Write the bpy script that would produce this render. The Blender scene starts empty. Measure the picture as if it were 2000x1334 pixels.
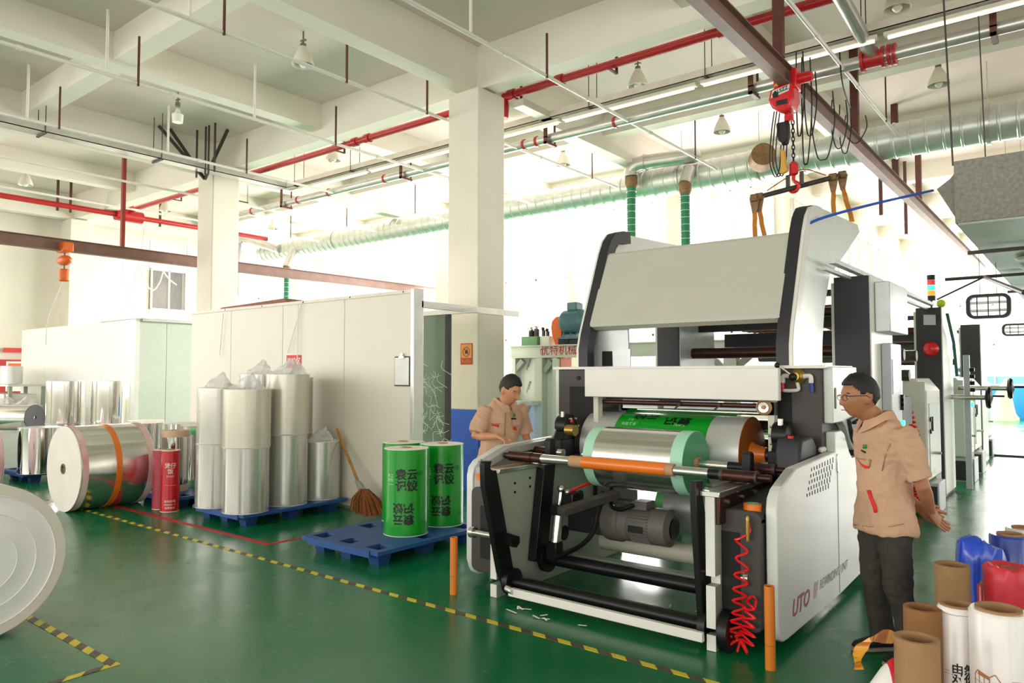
import bpy, bmesh, math, random
from mathutils import Vector, Matrix
random.seed(7)
S = bpy.context.scene
COL = S.collection
PI = math.pi

# ------------------------------------------------------------------ camera
F, CX, CY, H = 1425., 1000., 667., 1.72
YAW = math.radians(38.4); PIT = math.atan(63 / F)
cd = bpy.data.cameras.new('camera'); cam = bpy.data.objects.new('camera', cd); COL.objects.link(cam)
cd.sensor_width = 36; cd.lens = F / 2000 * 36; cd.clip_end = 200
cam.location = (0, 0, H); cam.rotation_euler = (PI / 2 + PIT, 0, YAW)
S.camera = cam

# ------------------------------------------------------------------ world, light, exposure
W = bpy.data.worlds.new('world'); S.world = W; W.use_nodes = True
W.node_tree.nodes['Background'].inputs[0].default_value = (1, .985, .95, 1)
W.node_tree.nodes['Background'].inputs[1].default_value = 1.6
S.view_settings.view_transform = 'Standard'; S.view_settings.look = 'None'
S.view_settings.exposure = 0.2; S.view_settings.gamma = 1; S.view_settings.use_curve_mapping = False

def area(name, loc, rot, sx, sy, power, col=(1, .95, .925)):
    l = bpy.data.lights.new(name, 'AREA'); l.shape = 'RECTANGLE'; l.size = sx; l.size_y = sy
    l.energy = power; l.color = col
    o = bpy.data.objects.new(name, l); COL.objects.link(o); o.location = loc; o.rotation_euler = rot
    return o
# daylight standing in the window bands of the four walls
area('daylight_far', (3.75, 33.15, 3.6), (-PI / 2, 0, 0), 18, 4.4, 3000)
area('daylight_jog', (-5.35, 25.2, 3.6), (0, -PI / 2, 0), 4.6, 15, 1500)
area('daylight_mid', (-14.2, 17.05, 3.7), (-PI / 2, 0, 0), 17, 4.8, 3500)
area('daylight_left_front', (-22.85, -3.2, 3.6), (0, -PI / 2, 0), 4.4, 11, 950)
area('daylight_right', (12.85, 10, 3.3), (0, PI / 2, 0), 3.8, 40, 700)
area('daylight_back', (-6, -9.85, 3.3), (PI / 2, 0, 0), 32, 3.8, 1150)

# ------------------------------------------------------------------ pixel -> place helpers
_r = Vector((math.cos(YAW), math.sin(YAW), 0)); _h = Vector((-math.sin(YAW), math.cos(YAW), 0)); _z = Vector((0, 0, 1))
_f = math.cos(PIT) * _h + math.sin(PIT) * _z; _u = -math.sin(PIT) * _h + math.cos(PIT) * _z; _C = Vector((0, 0, H))
def ray(x, y): return _f + (x - CX) / F * _r - (y - CY) / F * _u
def _on(x, y, ax, v): d = ray(x, y); return _C + d * ((v - _C[ax]) / d[ax])
def PX(x, y, v): return _on(x, y, 0, v)
def PY(x, y, v): return _on(x, y, 1, v)
def PZ(x, y, v=0): return _on(x, y, 2, v)

# ------------------------------------------------------------------ materials
def lin(h):
    if isinstance(h, str):
        h = h.lstrip('#'); c = [int(h[i:i + 2], 16) / 255 for i in (0, 2, 4)]
    else: c = h
    return tuple((x / 12.92 if x <= .04045 else ((x + .055) / 1.055) ** 2.4) for x in c) + (1,)
MATS = {}
def mat(name, col, rough=.5, metal=0., var=.06, scale=6., bump=0., bscale=40., coat=0., alpha=1., trans=0., emit=0., col2=None, aniso=None, sheen=0., ior=None):
    """node material: base colour varied by noise, optional bump, coat, streaks"""
    if name in MATS: return MATS[name]
    m = bpy.data.materials.new(name); m.use_nodes = True; nt = m.node_tree; N = nt.nodes; L = nt.links
    b = N['Principled BSDF']; c = lin(col)
    b.inputs['Roughness'].default_value = rough; b.inputs['Metallic'].default_value = metal
    b.inputs['Coat Weight'].default_value = coat; b.inputs['Coat Roughness'].default_value = .08
    b.inputs['Alpha'].default_value = alpha; b.inputs['Transmission Weight'].default_value = trans
    if ior: b.inputs['IOR'].default_value = ior
    if sheen: b.inputs['Sheen Weight'].default_value = sheen
    if emit:
        b.inputs['Emission Color'].default_value = c; b.inputs['Emission Strength'].default_value = emit
    tc = N.new('ShaderNodeTexCoord'); mp = N.new('ShaderNodeMapping'); L.new(tc.outputs['Object'], mp.inputs[0])
    if aniso: mp.inputs['Scale'].default_value = aniso
    nz = N.new('ShaderNodeTexNoise'); nz.inputs['Scale'].default_value = scale; nz.inputs['Detail'].default_value = 5
    L.new(mp.outputs[0], nz.inputs['Vector'])
    rp = N.new('ShaderNodeValToRGB'); e = rp.color_ramp.elements
    e[0].position = .3; e[1].position = .7
    if col2: e[0].color = c; e[1].color = lin(col2)
    else:
        e[0].color = tuple(max(0, x * (1 - var)) for x in c[:3]) + (1,); e[1].color = tuple(min(1, x * (1 + var)) for x in c[:3]) + (1,)
    L.new(nz.outputs[0], rp.inputs[0]); L.new(rp.outputs[0], b.inputs['Base Color'])
    if bump:
        n2 = N.new('ShaderNodeTexNoise'); n2.inputs['Scale'].default_value = bscale; n2.inputs['Detail'].default_value = 4
        L.new(mp.outputs[0], n2.inputs['Vector'])
        bp = N.new('ShaderNodeBump'); bp.inputs['Strength'].default_value = bump; bp.inputs['Distance'].default_value = .02
        L.new(n2.outputs[0], bp.inputs['Height']); L.new(bp.outputs[0], b.inputs['Normal'])
    MATS[name] = m; return m

# ------------------------------------------------------------------ mesh building
class MB:
    def __init__(s): s.v = []; s.f = []
    def add(s, vs, fs):
        o = len(s.v); s.v += [Vector(v) for v in vs]; s.f += [tuple(i + o for i in f) for f in fs]; return s
    def box(s, x0, x1, y0, y1, z0, z1, M=None):
        vs = [Vector((x, y, z)) for x in (x0, x1) for y in (y0, y1) for z in (z0, z1)]
        if M: vs = [M @ v for v in vs]
        return s.add(vs, [(0, 1, 3, 2), (4, 6, 7, 5), (0, 4, 5, 1), (2, 3, 7, 6), (0, 2, 6, 4), (1, 5, 7, 3)])
    def bar(s, p0, p1, w, h, up=(0, 0, 1)):
        """square bar from p0 to p1"""
        p0, p1 = Vector(p0), Vector(p1); d = (p1 - p0).normalized(); up = Vector(up)
        if abs(d.dot(up)) > .99: up = Vector((0, 1, 0))
        a = d.cross(up).normalized(); b = a.cross(d)
        vs = [p + a * i * w / 2 + b * j * h / 2 for p in (p0, p1) for i, j in ((-1, -1), (1, -1), (1, 1), (-1, 1))]
        return s.add(vs, [(3, 2, 1, 0), (4, 5, 6, 7), (0, 1, 5, 4), (1, 2, 6, 5), (2, 3, 7, 6), (3, 0, 4, 7)])
    def cyl(s, p0, p1, r, r2=None, n=16, caps=True):
        return s.tube([p0, p1], [r, r if r2 is None else r2], n, caps)
    def tube(s, pts, r, n=8, caps=True, closed=False):
        pts = [Vector(p) for p in pts]; m = len(pts)
        rs = r if isinstance(r, (list, tuple)) else [r] * m
        ts = []
        for i in range(m):
            if closed: t = pts[(i + 1) % m] - pts[i - 1]
            else: t = pts[min(i + 1, m - 1)] - pts[max(i - 1, 0)]
            ts.append(t.normalized() if t.length else Vector((0, 0, 1)))
        a = ts[0].orthogonal().normalized(); vs = []
        for i in range(m):
            a = (a - ts[i] * a.dot(ts[i])); a = a.normalized() if a.length > 1e-6 else ts[i].orthogonal().normalized()
            b = ts[i].cross(a)
            vs += [pts[i] + (a * math.cos(k * 2 * PI / n) + b * math.sin(k * 2 * PI / n)) * rs[i] for k in range(n)]
        fs = []
        for i in range(m if closed else m - 1):
            j = (i + 1) % m
            fs += [(i * n + k, i * n + (k + 1) % n, j * n + (k + 1) % n, j * n + k) for k in range(n)]
        if caps and not closed: fs += [tuple(reversed(range(n))), tuple(range((m - 1) * n, m * n))]
        return s.add(vs, fs)
    def lathe(s, prof, n=24, M=None, closed=False):
        """revolve (radius, z) round z, then place by M"""
        vs = []; fs = []; m = len(prof)
        for r, z in prof:
            vs += [Vector((r * math.cos(k * 2 * PI / n), r * math.sin(k * 2 * PI / n), z)) for k in range(n)]
        for i in range(m if closed else m - 1):
            j = (i + 1) % m
            fs += [(i * n + k, i * n + (k + 1) % n, j * n + (k + 1) % n, j * n + k) for k in range(n)]
        if not closed:
            fs += [tuple(reversed(range(n))), tuple(range((m - 1) * n, m * n))]
        if M: vs = [M @ v for v in vs]
        return s.add(vs, fs)
    def prism(s, poly, ax, a0, a1):
        """polygon in the plane across axis ax ('X': (y,z), 'Y': (x,z), 'Z': (x,y)) extruded a0..a1"""
        def P(p, a): return {'X': (a, p[0], p[1]), 'Y': (p[0], a, p[1]), 'Z': (p[0], p[1], a)}[ax]
        n = len(poly); vs = [P(p, a0) for p in poly] + [P(p, a1) for p in poly]
        return s.add(vs, [tuple(range(n)), tuple(reversed(range(n, 2 * n)))] + [(i, i + n, (i + 1) % n + n, (i + 1) % n) for i in range(n)])
    def loft(s, rings, caps=True):
        n = len(rings[0]); vs = [v for r in rings for v in r]; fs = []
        for i in range(len(rings) - 1):
            fs += [(i * n + k, i * n + (k + 1) % n, (i + 1) * n + (k + 1) % n, (i + 1) * n + k) for k in range(n)]
        if caps: fs += [tuple(reversed(range(n))), tuple(range((len(rings) - 1) * n, len(rings) * n))]
        return s.add(vs, fs)
    def sphere(s, c, r, n=12, m=8, sc=(1, 1, 1), M=None):
        c = Vector(c); vs = [Vector((0, 0, -1))] + [Vector((math.sin(t) * math.cos(p), math.sin(t) * math.sin(p), -math.cos(t))) for t in [PI * i / m for i in range(1, m)] for p in [2 * PI * k / n for k in range(n)]] + [Vector((0, 0, 1))]
        vs = [Vector((v.x * r * sc[0], v.y * r * sc[1], v.z * r * sc[2])) for v in vs]
        if M: vs = [M @ v for v in vs]
        fs = [(0, 1 + (k + 1) % n, 1 + k) for k in range(n)]
        for i in range(m - 2):
            fs += [(1 + i * n + k, 1 + i * n + (k + 1) % n, 1 + (i + 1) * n + (k + 1) % n, 1 + (i + 1) * n + k) for k in range(n)]
        t = len(vs) - 1; fs += [(1 + (m - 2) * n + k, 1 + (m - 2) * n + (k + 1) % n, t) for k in range(n)]
        return s.add([c + v for v in vs], fs)
    def mesh(s, name, m, smooth=35, off=None, fix=True):
        me = bpy.data.meshes.new(name); vs = [v - off for v in s.v] if off else s.v
        me.from_pydata([tuple(v) for v in vs], [], s.f); me.materials.append(m)
        if fix:
            bm = bmesh.new(); bm.from_mesh(me); bmesh.ops.recalc_face_normals(bm, faces=bm.faces); bm.to_mesh(me); bm.free()
        if smooth:
            me.shade_smooth(); me.set_sharp_from_angle(angle=math.radians(smooth))
        me.update(); return me
    def build(s, name, m, parent=None, smooth=35, bev=0., local=False):
        off = None
        if parent and not local:
            off = Vector(parent.location); q = parent.parent
            while q: off += Vector(q.location); q = q.parent
        o = bpy.data.objects.new(name, s.mesh(name, m, smooth, off)); COL.objects.link(o)
        if parent: o.parent = parent
        if bev:
            b = o.modifiers.new('bevel', 'BEVEL'); b.width = bev; b.segments = 2; b.limit_method = 'ANGLE'; b.angle_limit = math.radians(40)
            b.harden_normals = False
        return o

def tag(o, label, cat, group=None, kind=None):
    if label: o['label'] = label
    if cat: o['category'] = cat
    if group: o['group'] = group
    if kind: o['kind'] = kind
    return o
def thing(name, loc, label, cat, group=None, rz=0):
    o = bpy.data.objects.new(name, None); COL.objects.link(o); o.location = loc; o.rotation_euler = (0, 0, rz); o.empty_display_size = .1
    return tag(o, label, cat, group)
def struct(o, label=None): 
    o['kind'] = 'structure'
    if label: o['label'] = label
    return o
def dup(o, loc=None, rz=None, label=None, group=None, parent=None):
    c = o.copy(); COL.objects.link(c)
    if parent: c.parent = parent
    if loc is not None: c.location = loc
    if rz is not None: c.rotation_euler = (0, 0, rz)
    if label: c['label'] = label
    if group: c['group'] = group
    for ch in list(o.children): dup(ch, parent=c)
    return c
def arc(cx, cy, r, a0, a1, n):
    return [(cx + r * math.cos(math.radians(a0 + (a1 - a0) * i / n)), cy + r * math.sin(math.radians(a0 + (a1 - a0) * i / n))) for i in range(n + 1)]
def rrect(x0, x1, y0, y1, r, n=4):
    return arc(x1 - r, y1 - r, r, 0, 90, n) + arc(x0 + r, y1 - r, r, 90, 180, n) + arc(x0 + r, y0 + r, r, 180, 270, n) + arc(x1 - r, y0 + r, r, 270, 360, n)
def spline(pts, k=6):
    """Catmull-Rom through points"""
    P = [Vector(p) for p in pts]; P = [P[0] * 2 - P[1]] + P + [P[-1] * 2 - P[-2]]; out = []
    for i in range(1, len(P) - 2):
        a, b, c, d = P[i - 1:i + 3]
        for j in range(k):
            t = j / k
            out.append(.5 * ((2 * b) + (c - a) * t + (2 * a - 5 * b + 4 * c - d) * t * t + (3 * b - a - 3 * c + d) * t ** 3))
    out.append(P[-2]); return out
def text_mb(s, size, sx=1., bold=0., align='CENTER', shear=0.):
    """flat lettering as a mesh builder, centred at origin in the xy plane"""
    cu = bpy.data.curves.new('lettering', 'FONT'); cu.body = s; cu.size = size; cu.align_x = align; cu.align_y = 'CENTER'
    cu.offset = bold; cu.shear = shear; cu.resolution_u = 2
    o = bpy.data.objects.new('lettering', cu); COL.objects.link(o)
    me = bpy.data.meshes.new_from_object(o.evaluated_get(bpy.context.evaluated_depsgraph_get()))
    b = MB(); b.add([(v.co.x * sx, v.co.y, 0) for v in me.vertices], [tuple(p.vertices) for p in me.polygons])
    bpy.data.objects.remove(o); bpy.data.curves.remove(cu); bpy.data.meshes.remove(me); return b
def text(s, size, m, M, parent=None, sx=1., bold=0., align='CENTER', shear=0., name='lettering'):
    b = text_mb(s, size, sx, bold, align, shear); b.v = [M @ v for v in b.v]
    b.nofix = True
    off = None
    if parent:
        off = Vector(parent.location); q = parent.parent
        while q: off += Vector(q.location); q = q.parent
    o = bpy.data.objects.new(name, b.mesh(name, m, 0, off, fix=False)); COL.objects.link(o); o.parent = parent
    return o
def frame(o, x, y):
    """matrix with local x, y along given world directions"""
    x = Vector(x).normalized(); y = Vector(y); z = x.cross(y).normalized(); y = z.cross(x)
    return Matrix(((x.x, y.x, z.x, o[0]), (x.y, y.y, z.y, o[1]), (x.z, y.z, z.z, o[2]), (0, 0, 0, 1)))
def wrap_text(s, size, m, parent, r, z, ang, sx=1., bold=0., flip=False, name='lettering'):
    """lettering printed round an upright cylinder (local coords), centred on angle ang"""
    b = text_mb(s, size, sx, bold)
    bm = bmesh.new()
    for v in b.v: bm.verts.new(v)
    bm.verts.ensure_lookup_table()
    for f in b.f:
        try: bm.faces.new([bm.verts[i] for i in f])
        except ValueError: pass
    xs = [v.co.x for v in bm.verts]; lo, hi = min(xs), max(xs); st = r * .22; x = lo + st
    while x < hi:
        bmesh.ops.bisect_plane(bm, geom=bm.verts[:] + bm.edges[:] + bm.faces[:], plane_co=(x, 0, 0), plane_no=(1, 0, 0)); x += st
    for v in bm.verts:
        px, py = (v.co.x, v.co.y) if not flip else (-v.co.x, -v.co.y)
        a = ang + px / r; v.co = Vector((math.cos(a) * (r + .0015), math.sin(a) * (r + .0015), z + py))
    me = bpy.data.meshes.new(name); bm.to_mesh(me); bm.free(); me.materials.append(m)
    o = bpy.data.objects.new(name, me); COL.objects.link(o); o.parent = parent; return o
# ================================================================== the setting
M_floor = mat('green epoxy floor', '#0c6a44', .2, var=.1, scale=.6, bump=.008, bscale=1.5, coat=.0)
def floor_nodes():
    nt = M_floor.node_tree; N = nt.nodes; L = nt.links; b = N['Principled BSDF']
    tc = N.new('ShaderNodeTexCoord'); n = N.new('ShaderNodeTexNoise'); n.inputs['Scale'].default_value = 1.1; n.inputs['Detail'].default_value = 4; n.inputs['Roughness'].default_value = .65
    L.new(tc.outputs['Object'], n.inputs['Vector'])
    r = N.new('ShaderNodeMapRange'); r.inputs['From Min'].default_value = .3; r.inputs['From Max'].default_value = .7
    r.inputs['To Min'].default_value = .16; r.inputs['To Max'].default_value = .34; L.new(n.outputs[0], r.inputs['Value']); L.new(r.outputs[0], b.inputs['Roughness'])
    # worn, dusty patches with a shape of their own
    n2 = N.new('ShaderNodeTexNoise'); n2.inputs['Scale'].default_value = .45; n2.inputs['Detail'].default_value = 4; n2.inputs['Distortion'].default_value = .3
    L.new(tc.outputs['Object'], n2.inputs['Vector'])
    rp = N.new('ShaderNodeValToRGB'); rp.color_ramp.elements[0].position = .42; rp.color_ramp.elements[1].position = .75
    rp.color_ramp.elements[0].color = lin('#046a3d'); rp.color_ramp.elements[1].color = lin('#2f7650')
    L.new(n2.outputs[0], rp.inputs[0]); L.new(rp.outputs[0], b.inputs['Base Color'])
floor_nodes(); M_floor.node_tree.nodes['Principled BSDF'].inputs['Specular IOR Level'].default_value = .38
M_wall = mat('white wall paint', '#e6e0d2', .8, var=.03, scale=1.5)
M_slab = mat('grey green slab paint', '#e9d9d2', .85, var=.04, scale=.8)
M_beam = mat('cream beam paint', '#e9e3d6', .75, var=.025, scale=1.2)
M_colm = mat('column paint', '#e4ded0', .7, var=.035, scale=1.8)
M_frame = mat('window frame paint', '#dcdcd4', .5)
M_pane = mat('window pane', '#eef4f4', .05, alpha=.08, var=0)
M_bluewall = mat('blue dado paint', '#0a55c8', .55, var=.06, scale=3)
M_skywall = mat('light blue dado paint', '#1f86cc', .55, var=.06)

XL, XR, YB, YF, ZS = -23., 13., -10., 33.3, 6.75
XJ, YM = -5.5, 17.2
plan = [(XL - .4, YB - .4), (XR + .4, YB - .4), (XR + .4, YF + .4), (XJ - .3, YF + .4), (XJ - .3, YM + .4), (XL - .4, YM + .4)]
struct(MB().prism(plan, 'Z', -.3, 0).build('floor', M_floor, smooth=0))
struct(MB().prism(plan, 'Z', ZS, ZS + .3).build('ceiling', M_slab, smooth=0))

def wall_with_windows(name, axis, pos, a0, a1, wins, z0, z1, th=.3, sign=1):
    """wall across 'axis' at pos with openings wins [(a,b)] between z0 and z1"""
    b = MB()
    def bx(p, q, u, v):
        if axis == 'Y': b.box(p, q, min(pos, pos + sign * th), max(pos, pos + sign * th), u, v)
        else: b.box(min(pos, pos + sign * th), max(pos, pos + sign * th), p, q, u, v)
    bx(a0, a1, 0, z0); bx(a0, a1, z1, ZS)
    e = a0
    for p, q in wins: bx(e, p, z0, z1); e = q
    bx(e, a1, z0, z1)
    w = struct(b.build(name, M_wall, smooth=0))
    return w
def window(n, axis, pos, p, q, z0, z1, sign, nx=3, nz=3):
    root = bpy.data.objects.new('window_%d' % n, None); COL.objects.link(root); struct(root)
    t = .05; b = MB()
    root.location = (((p + q) / 2, pos, z0) if axis == 'Y' else (pos, (p + q) / 2, z0))
    y0, y1 = pos + sign * .02, pos + sign * .08
    def bx(u0, u1, w0, w1):
        if axis == 'Y': b.box(u0, u1, min(y0, y1), max(y0, y1), w0, w1)
        else: b.box(min(y0, y1), max(y0, y1), u0, u1, w0, w1)
    for i in range(nx + 1):
        c = p + (q - p) * i / nx; bx(c - t / 2, c + t / 2, z0, z1)
    for k in range(nz + 1):
        c = z0 + (z1 - z0) * k / nz; bx(p, q, c - t / 2, c + t / 2)
    b.build('window_frame', M_frame, root, smooth=0)
    w, hh = (q - p) / nx - t, (z1 - z0) / nz - t; base = None
    for i in range(nx):
        for k in range(nz):
            c = p + (q - p) * (i + .5) / nx - (p + q) / 2; z = (z1 - z0) * (k + .5) / nz; s = sign * .05
            if base is None:
                base = (MB().box(-w / 2, w / 2, -.004, .004, -hh / 2, hh / 2) if axis == 'Y' else MB().box(-.004, .004, -w / 2, w / 2, -hh / 2, hh / 2)).build('pane', M_pane, root, smooth=0, local=True); o = base
            else: o = base.copy(); COL.objects.link(o)
            o.location = (c, s, z) if axis == 'Y' else (s, c, z)
    return root
W0, W1 = 1.3, 5.9
farw = [(XJ + .5 + 3.6 * i, XJ + .5 + 3.6 * i + 3.2) for i in range(5)]
wall_with_windows('wall_far', 'Y', YF, XJ, XR, farw, W0, W1)
jogw = [(YM + .5 + 3.9 * i, YM + .5 + 3.9 * i + 3.5) for i in range(4)]
wall_with_windows('wall_jog', 'X', XJ, YM + .3, YF, jogw, W0, W1, sign=-1)
midw = [(-22.5 + 3.78 * i, -22.5 + 3.78 * i + 3.4) for i in range(4)] + [(-7.3, -5.75)]
wall_with_windows('wall_mid', 'Y', YM, XL, XJ, midw, 1.0, 6.2)
sidef = [(-8.8 + 3.8 * i, -8.8 + 3.8 * i + 3.4) for i in range(3)]
sidew = [(13.4, 16.8)]
wall_with_windows('wall_left', 'X', XL, YB, YM, sidef + [(10.75, 11.95)] + sidew, 1.3, 5.9, sign=-1)
backw = [(-21.5 + 3.75 * i, -21.5 + 3.75 * i + 3.3) for i in range(9)]
wall_with_windows('wall_back', 'Y', YB, XL, XR, backw, 1.4, 5.2, sign=-1)
rightw = [(-9 + 4 * i, -9 + 4 * i + 3.5) for i in range(10)]
wall_with_windows('wall_right', 'X', XR, YB, YF, rightw, 1.4, 5.2)
n = 1
for p, q in farw: window(n, 'Y', YF, p, q, W0, W1, -1); n += 1
for p, q in midw: window(n, 'Y', YM, p, q, 1.0, 6.2, -1); n += 1
for p, q in jogw: window(n, 'X', XJ, p, q, W0, W1, 1); n += 1
for p, q in sidef + sidew: window(n, 'X', XL, p, q, W0, W1, 1); n += 1
# the small window high in the left wall: wall filled below and above, a hung cloth inside
b = MB(); b.box(XL - .3, XL, 10.74, 11.96, 1.3, 3.75); b.box(XL - .3, XL, 10.74, 11.96, 5.02, 5.9); struct(b.build('wall_left_infill', M_wall, smooth=0))
w = window(n, 'X', XL, 10.8, 11.9, 3.75, 5.0, 1, 2, 1); n += 1
M_cloth = mat('dark window curtain', '#6b5d50', .9, var=.35, scale=5, aniso=(1, 4, .6))
MB().box(XL - .25, XL - .2, 10.78, 11.92, 3.77, 5.0).build('curtain', M_cloth, w, smooth=0)

# columns on the 7.5 m grid
def column(x, y, name='column', blue=False):
    b = MB(); w = .31
    b.box(x - w, x + w, y - w, y + w, 0 if not blue else 1.18, 6.05)
    b.box(x - .17, x + .17, y - .17, y + .17, 6.05, ZS)
    o = struct(b.build(name, M_colm, bev=.02))
    if blue: MB().box(x - w, x + w, y - w, y + w, 0, 1.18).build('dado', M_bluewall, o, local=True)
    return o
CXS = [-22.45, -14.95, -7.41, .1, 7.6]; CYS = [1.06, 8.46, 15.86, 23.3, 30.7]
for i, x in enumerate(CXS):
    for j, y in enumerate(CYS):
        if (j == 0 and i in (2, 3)) or (j > 2 and i < 3): continue
        column(x, y, 'column_wall' if i == 0 else 'column', blue=(j == 1 and i == 2))
# beams
def beam_x(y, bot, name): struct(MB().box(XL if y < YM else XJ, XR, y - .15, y + .15, bot, ZS).build(name, M_beam, smooth=0))
def beam_y(x, bot, name, w=.15): struct(MB().box(x - w, x + w, YB, YF if x > XJ else YM, bot, ZS - .002).build(name, M_beam, smooth=0))
for j, y in enumerate([-6.4, 1.06, 8.46, 15.86, 23.3, 30.7]):
    beam_x(y, 6.08, 'ceiling_beam')
    if j < 5: beam_x(y + 3.7, 6.32, 'ceiling_beam')
for i, x in enumerate([-22.45, -14.95, -7.41, .1, 7.6]):
    beam_y(x, 6.05, 'ceiling_beam')
    if i < 4: beam_y(x + 3.68, 6.28, 'ceiling_beam')
# far blue dado strip right of the machines
struct(MB().box(-5.2, 4, YF - .02, YF, 0, 1.62).build('trim_1', M_skywall, smooth=0))
# ================================================================== pipes, trays, ducts and lamps under the ceiling
M_red = mat('red fire pipe paint', '#b5161c', .35, var=.08, coat=.3)
M_brown = mat('brown primed steel', '#5a2c22', .55, var=.15, scale=8)
M_galv = mat('galvanised pipe', '#c9c9c4', .32, metal=.75, var=.1, scale=5)
M_wpipe = mat('white painted pipe', '#e2dfd6', .4, var=.04)
M_tray = mat('cream cable tray', '#cfcabb', .5, var=.05)
M_tube = mat('fluorescent tube', '#fff6e4', .4, emit=1.3, var=0)
M_spiral = mat('spiral duct zinc', '#ccd2cb', .36, metal=.6, var=.08, scale=9)
M_black = mat('black rubber', '#17171a', .5, var=.1)
M_dkrod = mat('dark steel rod', '#4a4640', .5, metal=.4)
M_lampw = mat('white enamel lamp', '#dedacb', .35, var=.03)
M_lampglass = mat('lamp bulb glass', '#f3f2ea', .15, var=.0)
M_hose = mat('green ribbed hose', '#1f7d55', .35, var=.1, scale=10)
M_ringw = mat('hose wire', '#d8e6dc', .4, metal=.3)
M_brass = mat('brass', '#a68a45', .35, metal=.8, var=.1)
M_rust = mat('rusty flange', '#8a6c4a', .6, metal=.4, var=.25, scale=20)
M_orange = mat('orange paint', '#e0661c', .45, var=.08)

# --- sprinkler pipes along Y
SZ = 5.68
SPR = [(-7.92, 'white sprinkler pipe running towards the tall column left of it', [(425, 0), (670, 85), (830, 170)], [358]),
       (-5.67, 'white sprinkler pipe passing in front of the tall column', [(1067, 85)], [918]),
       (-10.27, 'white sprinkler pipe crossing the coffered ceiling between the columns', [(257, 83), (650, 233)], [195, 490]),
       (-13.1, 'white sprinkler pipe beside the V shaped struts', [(103, 180), (475, 278)], [40, 320]),
       (-2.45, 'white sprinkler pipe beside the red chain hoist', [], []),
       (-.35, 'white sprinkler pipe above the grey insulated duct', [], []),
       (-15.75, 'thin white sprinkler pipe just behind the second column', [], []),
       (-18.3, 'thin white sprinkler pipe over the white cabin', [], [])]
for x, lab, rods, drops in SPR:
    x *= .983
    t = thing('sprinkler_pipe', (x, 10, SZ), lab, 'pipe', 'sprinkler pipes')
    MB().cyl((x, -4, SZ), (x, 13.4, SZ), .026, n=10).build('pipe_run', M_wpipe, t)
    cpl = None
    for k in range(6):
        y0 = 1.2 + 1.9 * k
        if cpl is None: cpl = MB().cyl((x, y0 - .035, SZ), (x, y0 + .035, SZ), .034, n=10).build('coupling', M_wpipe, t); cy0 = y0
        else:
            c2 = cpl.copy(); COL.objects.link(c2); c2.location = (0, y0 - cy0, 0)
    for px, py in rods:
        d = ray(px, CY); y0 = x * d.y / d.x
        MB().bar((x + .02, y0, SZ - .04), (x + .02, y0, ZS - (.42 if px < 900 else .5)), .024, .024).build('hanger_rod', M_brown, t, smooth=0)
    for px in drops:
        d = ray(px, CY); y0 = x * d.y / d.x
        MB().cyl((x, y0, SZ), (x, y0, ZS - .2), .02, n=8).build('riser', M_wpipe, t)
    for k in range(1):
        y0 = 12.4
        MB().bar((x + .02, y0, SZ - .04), (x + .02, y0, ZS), .02, .02).build('hanger_rod', M_brown, t, smooth=0)

# --- red fire mains
t = thing('fire_main', (-8, 8.95, 6.155), 'long red fire water pipe running behind the tall column', 'pipe', 'red fire water pipes')
RY, RZ = 8.95, 6.155
MB().cyl((-20.4, RY, RZ), (-15.3, RY, RZ), .06, n=14).build('pipe_run', M_red, t)
MB().cyl((-15.1, RY, RZ), (2.5, RY, RZ), .062, n=14).build('pipe_run', M_red, t)
for px in (465, 690, 715, 1000, 1095, 1420):
    d = ray(px, CY); x = RY * d.x / d.y
    MB().cyl((x - .06, RY, RZ), (x + .06, RY, RZ), .085, n=14).build('coupling', M_red, t)
for px in (1010, 1200, 660, 340):
    d = ray(px, CY); x = RY * d.x / d.y
    b = MB(); b.bar((x, RY - .1, RZ - .1), (x, RY + .12, RZ - .1), .04, .02); b.bar((x, RY + .11, RZ - .1), (x, RY + .11, ZS - .45), .04, .02); b.build('bracket', M_brown, t, smooth=0)
MB().tube(spline([(-15.1, RY, RZ), (-15.25, RY - .02, RZ - .03), (-15.3, RY, RZ - .2), (-15.3, RY, RZ - .42)]), .075, 12).build('elbow', M_red, t)
d = ray(972, CY); x = RY * d.x / d.y
MB().tube(spline([(x, RY, RZ), (x + .12, RY + .02, RZ - .08), (x + .13, RY, RZ - .35)]), .07, 12).build('elbow', M_red, t)
t = thing('fire_main', (-20.4, 8, 6.0), 'red fire water pipe with a flanged valve high at the left wall', 'pipe', 'red fire water pipes')
MB().cyl((-20.4, 1, 6.0), (-20.4, 13.2, 6.0), .07, n=12).build('pipe_run', M_red, t)
b = MB(); b.cyl((-20.4, 8.6, 6.0), (-20.4, 9.3, 6.0), .16, n=14); b.cyl((-20.4, 8.95, 6.0), (-20.4, 8.95, 6.35), .12, n=12); b.build('valve', M_red, t)
for y in (7.2, 7.5, 9.8): MB().bar((-20.4, y, 5.85), (-20.4, y, ZS), .05, .05).build('hanger_rod', M_brown, t, smooth=0)

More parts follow.
